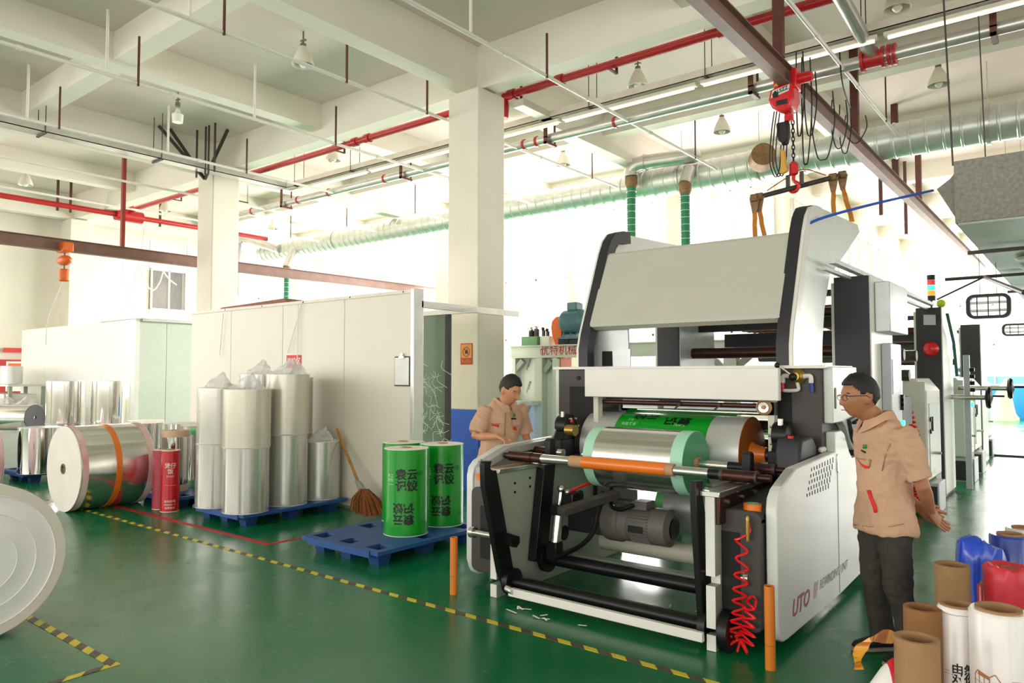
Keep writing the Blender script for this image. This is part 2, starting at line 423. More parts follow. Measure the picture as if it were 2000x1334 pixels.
# --- cable tray with the strip lamps below it
TY, TZ = 9.6, 5.915
t = thing('cable_tray', (-6, TY, TZ), 'cream cable tray carrying fluorescent strip lamps behind the tall column', 'cable tray')
b = MB(); b.box(-14.1, 3, TY - .1, TY + .1, TZ - .05, TZ - .04); b.box(-14.1, 3, TY - .1, TY - .09, TZ - .05, TZ + .06); b.box(-14.1, 3, TY + .09, TY + .1, TZ - .05, TZ + .06)
b.build('tray_channel', M_tray, t, smooth=0)
b = MB(); b.box(-6.95, -6.75, 8.8, TY, TZ - .05, TZ + .06); b.build('tray_branch', M_tray, t, smooth=0)
for px in (470, 580, 690, 1160, 1390, 1700):
    d = ray(px, CY); x = TY * d.x / d.y
    b = MB(); b.cyl((x, TY - .12, TZ - .06), (x, TY - .12, ZS), .007, n=5); b.cyl((x, TY + .12, TZ - .06), (x, TY + .12, ZS), .007, n=5); b.box(x - .02, x + .02, TY - .14, TY + .14, TZ - .075, TZ - .055)
    b.build('hanger', M_dkrod, t)
for k in range(7):
    x0 = -13.6 + 2.35 * k
    l = thing('strip_lamp', (x0, TY, TZ - .13), 'white fluorescent strip lamp, %s along the cream tray counted from the second column' % ('first second third fourth fifth sixth seventh'.split()[k]), 'lamp', 'strip lamps under the cable tray')
    MB().box(x0, x0 + 2.28, TY - .05, TY + .05, TZ - .12, TZ - .076).build('housing', M_lampw, l, smooth=0)
    MB().cyl((x0 + .04, TY, TZ - .14), (x0 + 2.24, TY, TZ - .14), .02, n=8).build('tube', M_tube, l)
t = thing('cable_tray', (-14.1, 4, TZ), 'grey cable tray running to the second column with thin cables', 'cable tray')
b = MB(); b.box(-14.25, -13.95, -4, TY - .11, TZ - .05, TZ - .035); b.box(-14.25, -14.24, -4, TY - .11, TZ - .05, TZ + .08); b.box(-13.96, -13.95, -4, TY - .11, TZ - .05, TZ + .08); b.build('tray_channel', M_galv, t, smooth=0)
for y in (2.6, 4.7, 6.7): 
    b = MB()
    for s in (-.17, .17): b.cyl((-14.1 + s, y, TZ - .06), (-14.1 + s, y, ZS), .008, n=5)
    b.box(-14.3, -13.9, y - .02, y + .02, TZ - .08, TZ - .055); b.build('hanger', M_dkrod, t)
# V struts at the second column
t = thing('strut_bracket', (-14.2, 7.9, 5.8), 'fan of dark V shaped angle struts above the second column', 'bracket')
foot = PX(400, 350, -14.6)
for px, py in ((310, 237), (332, 237), (445, 241)):
    p = PX(px, py, -14.6) if px < 400 else PY(px, py, foot.y)
    p.z = min(p.z, ZS - .03); MB().bar(foot, p, .05, .05).build('strut', M_dkrod, t, smooth=0)
for px in (385, 402, 408, 420):
    p = PY(px, 268, 7.6); MB().bar((p.x, 7.6, 5.75), (p.x, 7.6, ZS - .01), .03, .03).build('rod', M_dkrod, t, smooth=0)

# --- grey water pipe with brown brackets and red clamps
GY, GZ = 10.0, 5.72
t = thing('water_pipe', (-6, GY, GZ), 'fat grey galvanised pipe on brown L brackets below the ceiling', 'pipe')
MB().cyl((-17.5, GY, GZ), (4, GY, GZ), .078, n=16).build('pipe_run', M_galv, t)
for px in (490, 580, 1025, 1050, 1205, 640, 750):
    d = ray(px, CY); x = GY * d.x / d.y
    MB().cyl((x - .02, GY, GZ), (x + .02, GY, GZ), .092, n=14).build('clamp', M_red, t)
for px in (790, 1075, 1480, 1960, 555):
    d = ray(px, CY); x = GY * d.x / d.y
    b = MB(); b.bar((x, GY - .13, GZ - .02), (x, GY - .13, GZ + .3 if px < 1900 else ZS - .5), .07, .02, up=(0, 1, 0)); b.bar((x, GY - .14, GZ - .1), (x, GY + .16, GZ - .1), .06, .04); b.bar((x, GY - .13, GZ - .12), (x, GY - .13, GZ), .07, .02, up=(0, 1, 0)); b.bar((x, GY + .14, GZ - .12), (x, GY + .14, GZ + .3), .03, .02, up=(0, 1, 0))
    b.build('bracket', M_brown, t, smooth=0)
# branch with the red flange, right of the hoist
t = thing('branch_pipe', PY(1705, 95, GY - .3), 'short white branch pipe ending in a red flanged joint', 'pipe')
a, c = PY(1640, 0, 9.0), PY(1705, 105, GY)
MB().cyl((c.x - .1, 8.2, 6.15), (c.x, GY, GZ + .05), .085, n=16).build('pipe_run', M_galv, t)
b = MB(); b.cyl((c.x - .1, GY, GZ), (c.x + .1, GY, GZ), .105, n=16); b.build('tee', M_red, t)
for dx in (-.12, .12, .19, .25): MB().cyl((c.x + dx - .018, GY, GZ), (c.x + dx + .018, GY, GZ), .135, n=16).build('flange', M_red, t)
# thin steel wires
b = thing('guy_wires', (-.3, 9, 5), 'pair of thin steel suspension wires above the grey insulated duct', 'wire')
MB().cyl((-1.0, 8.2, 3.75), (-1.05, 8.0, ZS), .009, n=5).build('wire', M_dkrod, b)
MB().cyl((-.85, 9.6, 3.75), (-.9, 9.6, ZS), .007, n=5).build('wire', M_dkrod, b)

# --- spiral duct
DY, DZ, DR = 13.8, 5.72, .295
duct = t = thing('spiral_duct', (-8, DY, DZ), 'long corrugated spiral ventilation duct along the bright windows', 'duct')
prof = []
x = -21.5; k = 0
while x < 5:
    prof += [(DR, x), (DR, x + .2), (DR + .018, x + .215), (DR + .018, x + .235)]; x += .25
M = Matrix.Translation((0, DY, DZ)) @ Matrix.Rotation(PI / 2, 4, 'Y')
MB().lathe([(r, z) for r, z in prof], 32, M).build('duct_run', M_spiral, t, smooth=50)
for x in (-17.6, -11.2, -6.5, -4.9, -1.2, 2):
    b = MB(); b.cyl((x, DY, DZ), (x + .05, DY, DZ), DR + .035, n=32); b.cyl((x + .02, DY, DZ + DR), (x + .02, DY, ZS), .008, n=5); b.build('hanger_band', M_galv, t)
def hose(px, pytop, zb, name_lab, y=13.25):
    p = PY(px, pytop, y)
    t = thing('extraction_hose', (p.x, y, zb), name_lab, 'hose', 'green extraction hoses')
    pr = []; z = zb; i = 0
    while z < p.z:
        pr += [(.088, z), (.1, z + .03)]; z += .06
    MB().lathe(pr, 16, Matrix.Translation((p.x, y, 0))).build('hose_run', M_hose, t, smooth=60)
    z = zb + .1; rg = None
    while z < p.z - .05:
        if rg is None: rg = MB().cyl((p.x, y, z - .004), (p.x, y, z + .004), .104, n=16).build('wire_ring', M_ringw, t); rz0 = z
        else: c2 = rg.copy(); COL.objects.link(c2); c2.location = (0, 0, z - rz0)
        z += .14
    MB().lathe([(.1, p.z - .05), (.13, p.z + .02), (.13, p.z + .16), (.1, p.z + .2)], 16, Matrix.Translation((p.x, y, 0))).build('collar', M_rust, t)
    return p
p1 = hose(1233, 362, 3.0, 'green ribbed hose hanging from the elbow of the short branch duct')
p2 = hose(1338, 375, 3.0, 'green ribbed hose hanging straight below the big spiral duct')
p3 = hose(561, 530, 2.6, 'green ribbed hose with an orange collar behind the cream partition')
t = duct
MB().tube(spline([(p1.x, 13.25, p1.z + .18), (p1.x, 13.25, p1.z + .3), (p1.x + .12, 13.25, p1.z + .4), (p1.x + .4, 13.27, p1.z + .42), (p2.x, 13.4, p1.z + .42), (p2.x + .1, 13.5, p1.z + .45)]), .15, 16).build('pipe_run', M_galv, t)
MB().cyl((p2.x, 13.25, p2.z + .15), (p2.x, 13.45, p2.z + .5), .13, n=16).build('stub', M_galv, t)
MB().cyl((p1.x + .3, 13.26, p1.z + .42), (p1.x + .35, 13.26, p1.z + .42), .17, n=16).build('seam', M_galv, t)
t = duct
a = PY(466, 470, 13.2); c = PY(545, 487, 13.5)
MB().tube(spline([(a.x, 13.2, 4.3), (a.x, 13.2, a.z - .2), (a.x + .15, 13.2, a.z), (a.x + .5, 13.25, a.z), c]), .15, 14).build('pipe_run', M_galv, t)
MB().cyl((p3.x, 13.25, p3.z + .1), (p3.x - .1, 13.6, p3.z + .75), .15, n=14).build('stub', M_galv, t)
# stub flap on the duct near the hoist
t = duct; q = PY(1500, 312, 13.3)
MB().lathe([(.2, -.02), (.24, 0), (.21, .3)], 18, frame((q.x - .1, 13.25, q.z), (.2, 0, -1), (1, .5, .2))).build('stub_pipe', M_rust, t)

# --- bell lamps
M_lampneck = mat('lamp neck', '#7d7360', .5)
def bell(px, py, i, lab, glass=False):
    p = PZ(px, py, 6.36)
    t = thing('bell_lamp', p, lab, 'lamp', 'bell lamps on the ceiling')
    T = Matrix.Translation(p)
    if glass:
        MB().lathe([(.09, -.16), (.1, -.02), (.05, .02), (.03, .08)], 14, T).build('bulb', M_lampglass, t)
    else:
        MB().lathe([(.155, -.12), (.16, -.12), (.15, -.06), (.11, .04), (.07, .12), (.045, .16), (.04, .15), (.1, .03), (.145, -.06)], 20, T, closed=True).build('shade', M_lampw, t)
        MB().lathe([(.03, -.15), (.06, -.11), (.05, -.02), (.03, .08)], 12, T).build('bulb', M_lampglass, t)
    b = MB(); b.cyl((p.x, p.y, p.z + .13), (p.x, p.y, p.z + .2), .045, n=10); b.cyl((p.x, p.y, p.z + .2), (p.x, p.y, ZS), .012, n=6); b.box(p.x - .05, p.x + .05, p.y - .02, p.y + .02, p.z + .24, p.z + .26); b.build('mount', M_lampneck, t)
for i, (px, py, lab) in enumerate([(592, 112, 'large white bell lamp above the white sprinkler pipe nearest the column'), (651, 303, 'white bell lamp hanging beside the red fire pipe'),
        (50, 352, 'white bell lamp above the white cabin with a bright tube below'), (1246, 155, 'white bell lamp between red pipe and cable tray'),
        (1410, 246, 'white bell lamp above the spiral duct left of the hoist'), (1833, 152, 'white bell lamp right of the hoist near the thin wires'),
        (323, 404, 'small bell lamp just left of the second column'), (533, 440, 'small white bell lamp above the branch duct'),
        (1100, 312, 'pale bell lamp just right of the tall column'), (1752, 0, 'bell lamp cut by the top above the brown crane rail')]):
    bell(px, py, i, lab)
bell(347, 222, 0, 'clear jar shaped lamp above the V shaped struts', True)

# --- left crane rail with its orange trolley
t = thing('crane_rail', (-16, 8, 4.3), 'brown I beam crane rail with an orange trolley over the white cabin', 'crane rail')
def ibeam(b, x, y0, y1, z, h, w, tf=.014):
    b.box(x - w / 2, x + w / 2, y0, y1, z, z + tf); b.box(x - w / 2, x + w / 2, y0, y1, z + h - tf, z + h); b.box(x - .006, x + .006, y0, y1, z + tf, z + h - tf); return b
M_rail = mat('brown crane steel', '#7a5a4c', .55, var=.15, scale=4)
ibeam(MB(), -16, 0, 19.5, 4.16, .24, .16).build('rail', M_rail, t, smooth=0)
for y in (6.9, ): MB().bar((-16, y, 4.4), (-16, y, ZS), .08, .07).build('post', mat('red brown post', '#8f2f22', .5), t, smooth=0)
h = thing('rail_trolley', (-16, 5.8, 3.8), 'small orange chain trolley hanging from the left brown rail', 'hoist')
b = MB(); b.box(-16.2, -15.8, 5.7, 5.9, 4.14, 4.33); b.build('carriage', M_orange, h, bev=.03)
b = MB(); b.sphere((-16, 5.8, 3.98), .13, sc=(1.9, .9, .8)); b.build('body', M_orange, h)
b = MB(); b.lathe([(.07, -.12), (.1, -.1), (.1, .1), (.06, .13)], 12, Matrix.Translation((-16, 5.8, 3.68))); b.build('hook_block', M_orange, h)
MB().cyl((-16, 5.8, 3.68), (-16, 5.8, 4.2), .015, n=6).build('chain', M_dkrod, h)
MB().tube(spline([(-16, 5.8, 3.6), (-16.3, 5.75, 3.2), (-16.5, 5.7, 2.8), (-16.55, 5.7, 2.3)]), .008, 5).build('pull_rope', M_wpipe, h)

# --- right crane rail, hoist and spreader bar
CX_, CZ_ = -2.765, 5.155
t = thing('crane_rail', (CX_, 12, CZ_), 'long brown and grey I beam crane rail above the printing line', 'crane rail')
ibeam(MB(), CX_, 2, 30, CZ_, .24, .13).build('rail', M_rail, t, smooth=0)
for px in (1527, 1676, 1755, 1800):
    d = ray(px, CY); y = CX_ * d.y / d.x
    MB().bar((CX_ + .02, y, CZ_ + .24), (CX_ + .02, y, ZS), .11, .1).build('post', M_brown, t, smooth=0)
for px in (1755, 1800):
    d = ray(px + 6, CY); y = CX_ * d.y / d.x
    MB().bar((CX_ - .3, y, CZ_ - .4), (CX_ - .3, y, CZ_ + 1.2), .06, .06).build('post', M_brown, t, smooth=0)
HY = 8.84
M_hred = mat('hoist red', '#d8121e', .32, var=.05, coat=.4)
h = thing('chain_hoist', (CX_, HY, 4.4), 'red electric chain hoist with hook hanging from the brown rail', 'hoist')
b = MB(); b.box(CX_ - .24, CX_ - .09, HY - .12, HY + .12, CZ_ - .02, CZ_ + .2); b.build('trolley_block', M_hred, h, bev=.02)
b = MB(); b.box(CX_ + .09, CX_ + .2, HY - .16, HY + .16, CZ_ - .1, CZ_ + .28); b.build('trolley_plate', M_hred, h, bev=.015)
b = MB(); b.cyl((CX_ + .2, HY, CZ_ + .1), (CX_ + .4, HY, CZ_ + .1), .1, n=16); b.cyl((CX_ + .38, HY, CZ_ + .1), (CX_ + .44, HY, CZ_ + .1), .085, n=16); b.build('trolley_motor', M_hred, h)
mo = b = MB(); b.prism([(CX_ - .26, CZ_ - .06), (CX_ - .3, CZ_ - .25), (CX_ - .24, CZ_ - .42), (CX_ - .04, CZ_ - .56), (CX_ + .1, CZ_ - .52), (CX_ + .18, CZ_ - .3), (CX_ + .16, CZ_ - .03), (CX_ + .02, CZ_ + .0)], 'Y', HY - .24, HY + .16)
body = b.build('motor_body', M_hred, h, bev=.03)
M_plate = mat('silver name plate', '#d9d9d2', .4)
b = MB(); b.prism([(CX_ - .21, CZ_ - .1), (CX_ - .24, CZ_ - .24), (CX_ + .09, CZ_ - .17), (CX_ + .11, CZ_ - .05)], 'Y', HY - .252, HY - .24); b.build('name_plate', M_plate, body, smooth=0)
text('LSZZ', .1, M_black, frame((CX_ - .02, HY - .255, CZ_ - .125), (1, 0, .2), (0, 0, 1)), body, sx=.9, bold=.003)
b = MB(); b.prism([(CX_ - .21, CZ_ - .17), (CX_ - .155, CZ_ - .11), (CX_ - .1, CZ_ - .17), (CX_ - .1, CZ_ - .24), (CX_ - .2, CZ_ - .24)], 'Y', HY - .257, HY - .253); b.build('emblem', M_black, body, smooth=0)
b = MB(); b.box(CX_ - .14, CX_ + .06, HY - .25, HY - .24, CZ_ - .4, CZ_ - .31); b.build('rating_plate', M_black, body, smooth=0)
M_yel = mat('warning yellow', '#f2c21a', .5)
b = MB(); b.prism([(CX_ - .225, CZ_ + .02), (CX_ - .17, CZ_ + .1), (CX_ - .115, CZ_ + .02)], 'Y', HY - .125, HY - .121); b.build('warning_triangle', M_yel, h, smooth=0)
b = MB(); b.cyl((CX_ + .02, HY - .05, CZ_ - .56), (CX_ + .02, HY - .05, CZ_ - .68), .08, n=12); b.build('chain_guide', M_hred, h)
b = MB(); b.prism([(CX_ - .2, CZ_ - .68), (CX_ + .02, CZ_ - .68), (CX_ + .03, CZ_ - .98), (CX_ - .06, CZ_ - 1.12), (CX_ - .17, CZ_ - 1.02)], 'Y', HY - .13, HY + .05); b.build('chain_bag', M_black, h, bev=.02)
# load chain: alternating links
b = MB(); zt = CZ_ - .38; zb = 4.22; k = 0; z = zt
cx0 = CX_ + .05
while z > zb - 0:
    pts = []
    for i in range(10):
        a = 2 * PI * i / 10; u = .017 * math.cos(a); v = .034 * math.sin(a)
        pts.append((cx0 + (u if k % 2 else 0), HY + (0 if k % 2 else u), z + v))
    b.tube(pts, .007, 5, closed=True); z -= .05; k += 1
b.build('load_chain', M_black, h)
hk = MB(); hk.lathe([(.03, -.08), (.055, -.06), (.055, .06), (.03, .09)], 12, Matrix.Translation((cx0, HY, 4.16)))
hk.tube(spline([(cx0, HY, 4.1), (cx0, HY, 4.02), (cx0 + .055, HY, 3.97), (cx0 + .03, HY, 3.9), (cx0 - .03, HY, 3.89), (cx0 - .065, HY, 3.93)]), [.022] * 25 + [.02, .018, .015, .012, .01, .008], 8)
hk.build('hook', M_hred, h)
b = MB(); b.box(CX_ - .12, CX_ + .02, HY - .1, HY - .02, 4.05 - .02, 4.4); b.build('pendant_control', M_black, h, bev=.03)
b = MB()
for s in (0, .06, -.05):
    b.tube(spline([(CX_ - .18 + s, HY - .1, CZ_ - .45), (CX_ - .22 + s, HY - .15, 4.3), (CX_ - .26 + s, HY - .15, 3.75), (CX_ - .17 + s, HY - .14, 3.45), (CX_ - .1 + s, HY - .1, 3.6), (CX_ - .07 + s, HY - .08, 4.05)]), .012, 6)
b.build('pendant_cable', M_black, h)
M_pend = mat('yellow pendant', '#d7a63c', .5)
b = MB(); b.prism([(CX_ - .1, 3.95), (CX_ - .02, 3.9), (CX_ + .02, 3.5), (CX_ - .1, 3.46)], 'Y', HY - .2, HY - .12); b.build('pendant_grip', M_pend, h, bev=.015)
anc = Matrix.Translation((0, 0, CZ_ + .05 - 4.4)); shr = anc @ Matrix.Scale(.64, 4) @ anc.inverted(); seen = set()
for o in [c for c in h.children] + [c for c in body.children]:
    if o.name.split('.')[0] in ('load_chain', 'hook') or o.data.name in seen: continue
    seen.add(o.data.name); o.data.transform(shr)
# festoon cable loops along the rail
fest = thing('cable_festoon', (CX_, 10, 4.6), 'black power cable hanging in loops beside the red hoist', 'cable')
def loop(px0, px1, pytop, pybot, y):
    a = PY(px0, pytop, y); c = PY(px1, pytop, y); m = PY((px0 + px1) / 2, pybot, y)
    w = (c.x - a.x)
    MB().tube(spline([a, (a.x - w * .1, y, (a.z + m.z) / 2), (m.x - w * .28, y, m.z + .06), m, (m.x + w * .3, y, m.z + .06), (c.x + w * .05, y + .02, (a.z + m.z) / 2), c]), .009, 5).build('cable_loop', M_black, fest)
for args in ((1555, 1568, 100, 265, 9.1), (1566, 1582, 112, 320, 9.3), (1572, 1592, 140, 265, 9.4), (1588, 1626, 178, 312, 10.2), (1625, 1652, 195, 290, 10.8), (1640, 1660, 205, 300, 11.2), (1652, 1690, 225, 280, 11.6)):
    loop(*args)
MB().tube(spline([PY(1638, 82, 9.6), PY(1645, 160, 10.0), PY(1660, 210, 11)]), .01, 5).build('drop_cable', M_black, fest)
sp = thing('spreader_bar', (CX_, HY, 3.85), 'dark steel lifting bar with orange slings hanging from the hoist hook', 'lifting bar')
a, c = PY(1470, 388, HY), PY(1648, 340, HY + .1); m0 = PY(1556, 366, HY)
a = Vector((a.x, HY - .35, a.z)); c = Vector((c.x, HY + .35, c.z))
a = PY(1470, 388, HY - .35); c = PY(1648, 341, HY + .45)
M_dks = mat('dark worn steel', '#4d4440', .5, metal=.5, var=.2, scale=15)
MB().cyl(a, c, .03, n=12).build('bar', M_dks, sp)
mid = a.lerp(c, .46)
b = MB(); b.box(mid.x - .1, mid.x - .06, mid.y - .02, mid.y + .02, mid.z, mid.z + .16); b.box(mid.x + .06, mid.x + .1, mid.y - .02, mid.y + .02, mid.z + .02, mid.z + .18); b.build('lug', M_dks, sp, smooth=0)
M_sling = mat('orange sling webbing', '#b9741f', .7, var=.15, scale=20)
for tpos, zb2, dx in ((.02, .38, .0), (.07, .42, .015), (.88, .36, 0), (.985, .42, .02)):
    q = a.lerp(c, tpos)
    bb = MB(); bb.cyl((q.x - .04, q.y, q.z), (q.x + .04, q.y, q.z), .05, n=10); bb.prism([(q.x - .06, q.z), (q.x + .06, q.z), (q.x + .025, q.z - .18), (q.x - .025, q.z - .18)], 'Y', q.y - .01, q.y + .01); bb.build('sling_eye', M_rust, sp)
    bb = MB(); bb.loft([[(q.x + s * .026 + dx * k + .004 * math.sin(k * 2.1), q.y + e * .006, q.z - .16 - zb2 / 5 * k) for s, e in ((-1, -1), (1, -1), (1, 1), (-1, 1))] for k in range(6)]); bb.build('sling', M_sling, sp)
MB().tube(spline([a.lerp(c, .16) + Vector((0, 0, .05)), mid + Vector((-.12, 0, .12)), mid + Vector((.1, 0, .2)), a.lerp(c, .8) + Vector((0, 0, .05))]), .008, 5).build('safety_wire', M_sling, sp)

# --- grey insulated air duct, upper right
M_ins = mat('grey insulation', '#8f8c84', .8, var=.22, scale=30, bump=.15, bscale=60)
M_insu = mat('pale duct underside', '#b9c2b4', .45, var=.08, scale=3)
t = thing('air_duct', (.3, 12, 3.13), 'large grey insulated rectangular air duct hanging on the right', 'duct')
AX = -.97
MB().box(AX, 2.2, 8.0, 20, 3.15, 3.74).build('duct_body', M_ins, t, smooth=0)
for k in range(6): MB().box(AX + .02, 2.18, 8.02 + 2 * k, 8.02 + 2 * k + 1.97, 3.13, 3.15).build('underside_panel', M_insu, t, smooth=0)
b = MB(); b.prism([(AX, 3.2), (AX - .16, 3.52), (AX - .05, 3.6), (AX, 3.66)], 'Y', 8.1, 8.6); b.build('side_flap', M_ins, t, smooth=0)
for y in (9.6, 12.1, 14.6): MB().bar((AX - .08, y, 3.08), (2.2, y, 3.08), .04, .04).build('support_rail', M_dkrod, t, smooth=0)
for y in (10.6, 11.5): MB().lathe([(.2, 0), (.24, -.02), (.2, -.05), (.05, -.05)], 16, Matrix.Translation((-.45, y, 3.12))).build('diffuser', M_insu, t)
# --- hanging insect lamps
M_wire = mat('bright grid wire', '#d8d8d8', .3, metal=.7)
M_lframe = mat('black lamp frame', '#26252c', .45)
def bug(px0, px1, py0, py1, y, lab):
    a = PY(px0, py0, y); c = PY(px1, py1, y)
    t = thing('insect_lamp', ((a.x + c.x) / 2, y, c.z), lab, 'insect killer', 'hanging insect lamps')
    w, hh = c.x - a.x, a.z - c.z; r = .09
    o = rrect(a.x, c.x, c.z, a.z, r, 5); i = rrect(a.x + .045, c.x - .045, c.z + .035, a.z - .035, r * .6, 5)
    m = len(o); b = MB()
    vs = [(p[0], y - .06, p[1]) for p in o] + [(p[0], y + .06, p[1]) for p in o] + [(p[0], y - .06, p[1]) for p in i] + [(p[0], y + .06, p[1]) for p in i]
    fs = []
    for k in range(m):
        n_ = (k + 1) % m; fs += [(k, n_, m + n_, m + k), (2 * m + k, 3 * m + k, 3 * m + n_, 2 * m + n_), (k, 2 * m + k, 2 * m + n_, n_), (m + k, m + n_, 3 * m + n_, 3 * m + k)]
    b.add(vs, fs).build('housing', M_lframe, t)
    for k in range(3):
        x = a.x + w * (k + 1) / 4; MB().box(x - .006, x + .006, y - .05, y - .035, c.z + .03, a.z - .03).build('grid_bar', M_lframe, t, smooth=0)
    b = MB()
    for k in range(14): z = c.z + .05 + (hh - .1) * k / 13; b.box(a.x + .04, c.x - .04, y - .045, y - .041, z - .002, z + .002)
    b.build('grid_wires', M_wire, t, smooth=0)
    for z in (c.z + hh * .33, c.z + hh * .66): MB().cyl((a.x + .05, y, z), (c.x - .05, y, z), .018, n=10).build('lamp_tube', M_lampglass, t)
    b = MB(); b.cyl((a.x + .15, y, a.z), (a.x + .15, y, 3.4 if y < 12 else ZS), .004, n=4); b.cyl((c.x - .15, y, a.z), (c.x - .15, y, 3.13 if y < 12 else ZS), .004, n=4); b.build('chain', M_dkrod, t)
bug(1887, 1976, 577, 620, 11.0, 'black framed insect killer lamp with wire grid over the aisle')
bug(1957, 2022, 633, 655, 18.5, 'smaller black framed insect killer lamp deeper in the bright aisle')
b = thing('pipe_arm', (-1.2, 10.5, 2.9), 'dark branching steel arm carrying the insect lamp over the aisle', 'bracket')
p0, pj, p4 = PY(1846, 546, 11.2), PY(1922, 541, 11.2), PY(2000, 572, 9.5)
MB().cyl(p0, PY(1958, 538, 11.2), .022, n=10).build('arm', M_dkrod, b)
MB().cyl(pj, p4, .024, n=10).build('arm', M_dkrod, b)
MB().cyl(pj, PY(1830, 585, 11.4), .012, n=8).build('stay', M_dkrod, b)
b = MB().tube(spline([PY(1556, 452, 6.3), PY(1600, 428, 6.5), PY(1700, 400, 7.0), PY(1822, 372, 8.08)]), .012, 6)
tag(b.build('blue_rope', mat('blue rope', '#1f55c4', .6)), 'blue rope stretched from the machine hood to the grey duct', 'rope')

# --- loose white cables hanging at the left wall
t = thing('hanging_cables', PX(300, 560, -22.4), 'loose white cables drooping in front of the curtained window', 'cable')
for pl in (((272, 515), (280, 545), (297, 567), (311, 553), (319, 530)), ((319, 530), (330, 545), (345, 557)), ((283, 445), (274, 500), (258, 560), (240, 620)), ((240, 512), (241, 545), (243, 565))):
    MB().tube(spline([PX(x, y, -22.3) for x, y in pl], 5), .022, 6).build('cable', M_wpipe, t)
# ================================================================== rewinding machine
M_white = mat('white machine enamel', '#e6e3da', .38, var=.02, coat=.15)
M_sideg = mat('pale grey machine enamel', '#d9dcd6', .36, var=.03, scale=2, coat=.2)
M_lgrey = mat('light grey enamel', '#a9a7a1', .45, var=.03)
M_dgrey = mat('dark grey enamel', '#3f3a37', .5, var=.05)
M_char = mat('charcoal enamel', '#2a2a2f', .5, var=.05)
M_blk = mat('black oxide steel', '#141416', .38, var=.15, metal=.3)
M_ggrey = mat('green grey primer', '#9aa394', .5, var=.05, scale=3)
M_steel = mat('bright steel', '#d8d6d0', .22, metal=.95, var=.06, scale=12)
M_bsteel = mat('brown blued steel', '#4a2f2a', .36, metal=.75, var=.12, scale=14)
M_zinc = mat('zinc sheet', '#c9cecd', .4, metal=.45, var=.08, scale=5)
M_hood = mat('hood sheet', '#c3c1b4', .5, var=.02, scale=3)
M_olive = mat('olive painted bar', '#6a7346', .5)
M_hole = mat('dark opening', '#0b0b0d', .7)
M_dial = mat('motor grey', '#6f6a64', .5, var=.06)
M_kraft = mat('kraft paper core', '#b98f69', .75, var=.06, scale=14)
def pX(L, X): return [(p.y, p.z) for p in (PX(x, y, X) for x, y in L)]
def pYl(L, Y): return [(p.x, p.z) for p in (PY(x, y, Y) for x, y in L)]

mc = thing('rewinding_machine', (-2.8, 5.3, 0), 'white and dark grey rewinding machine with a raised slanted hood', 'machine')
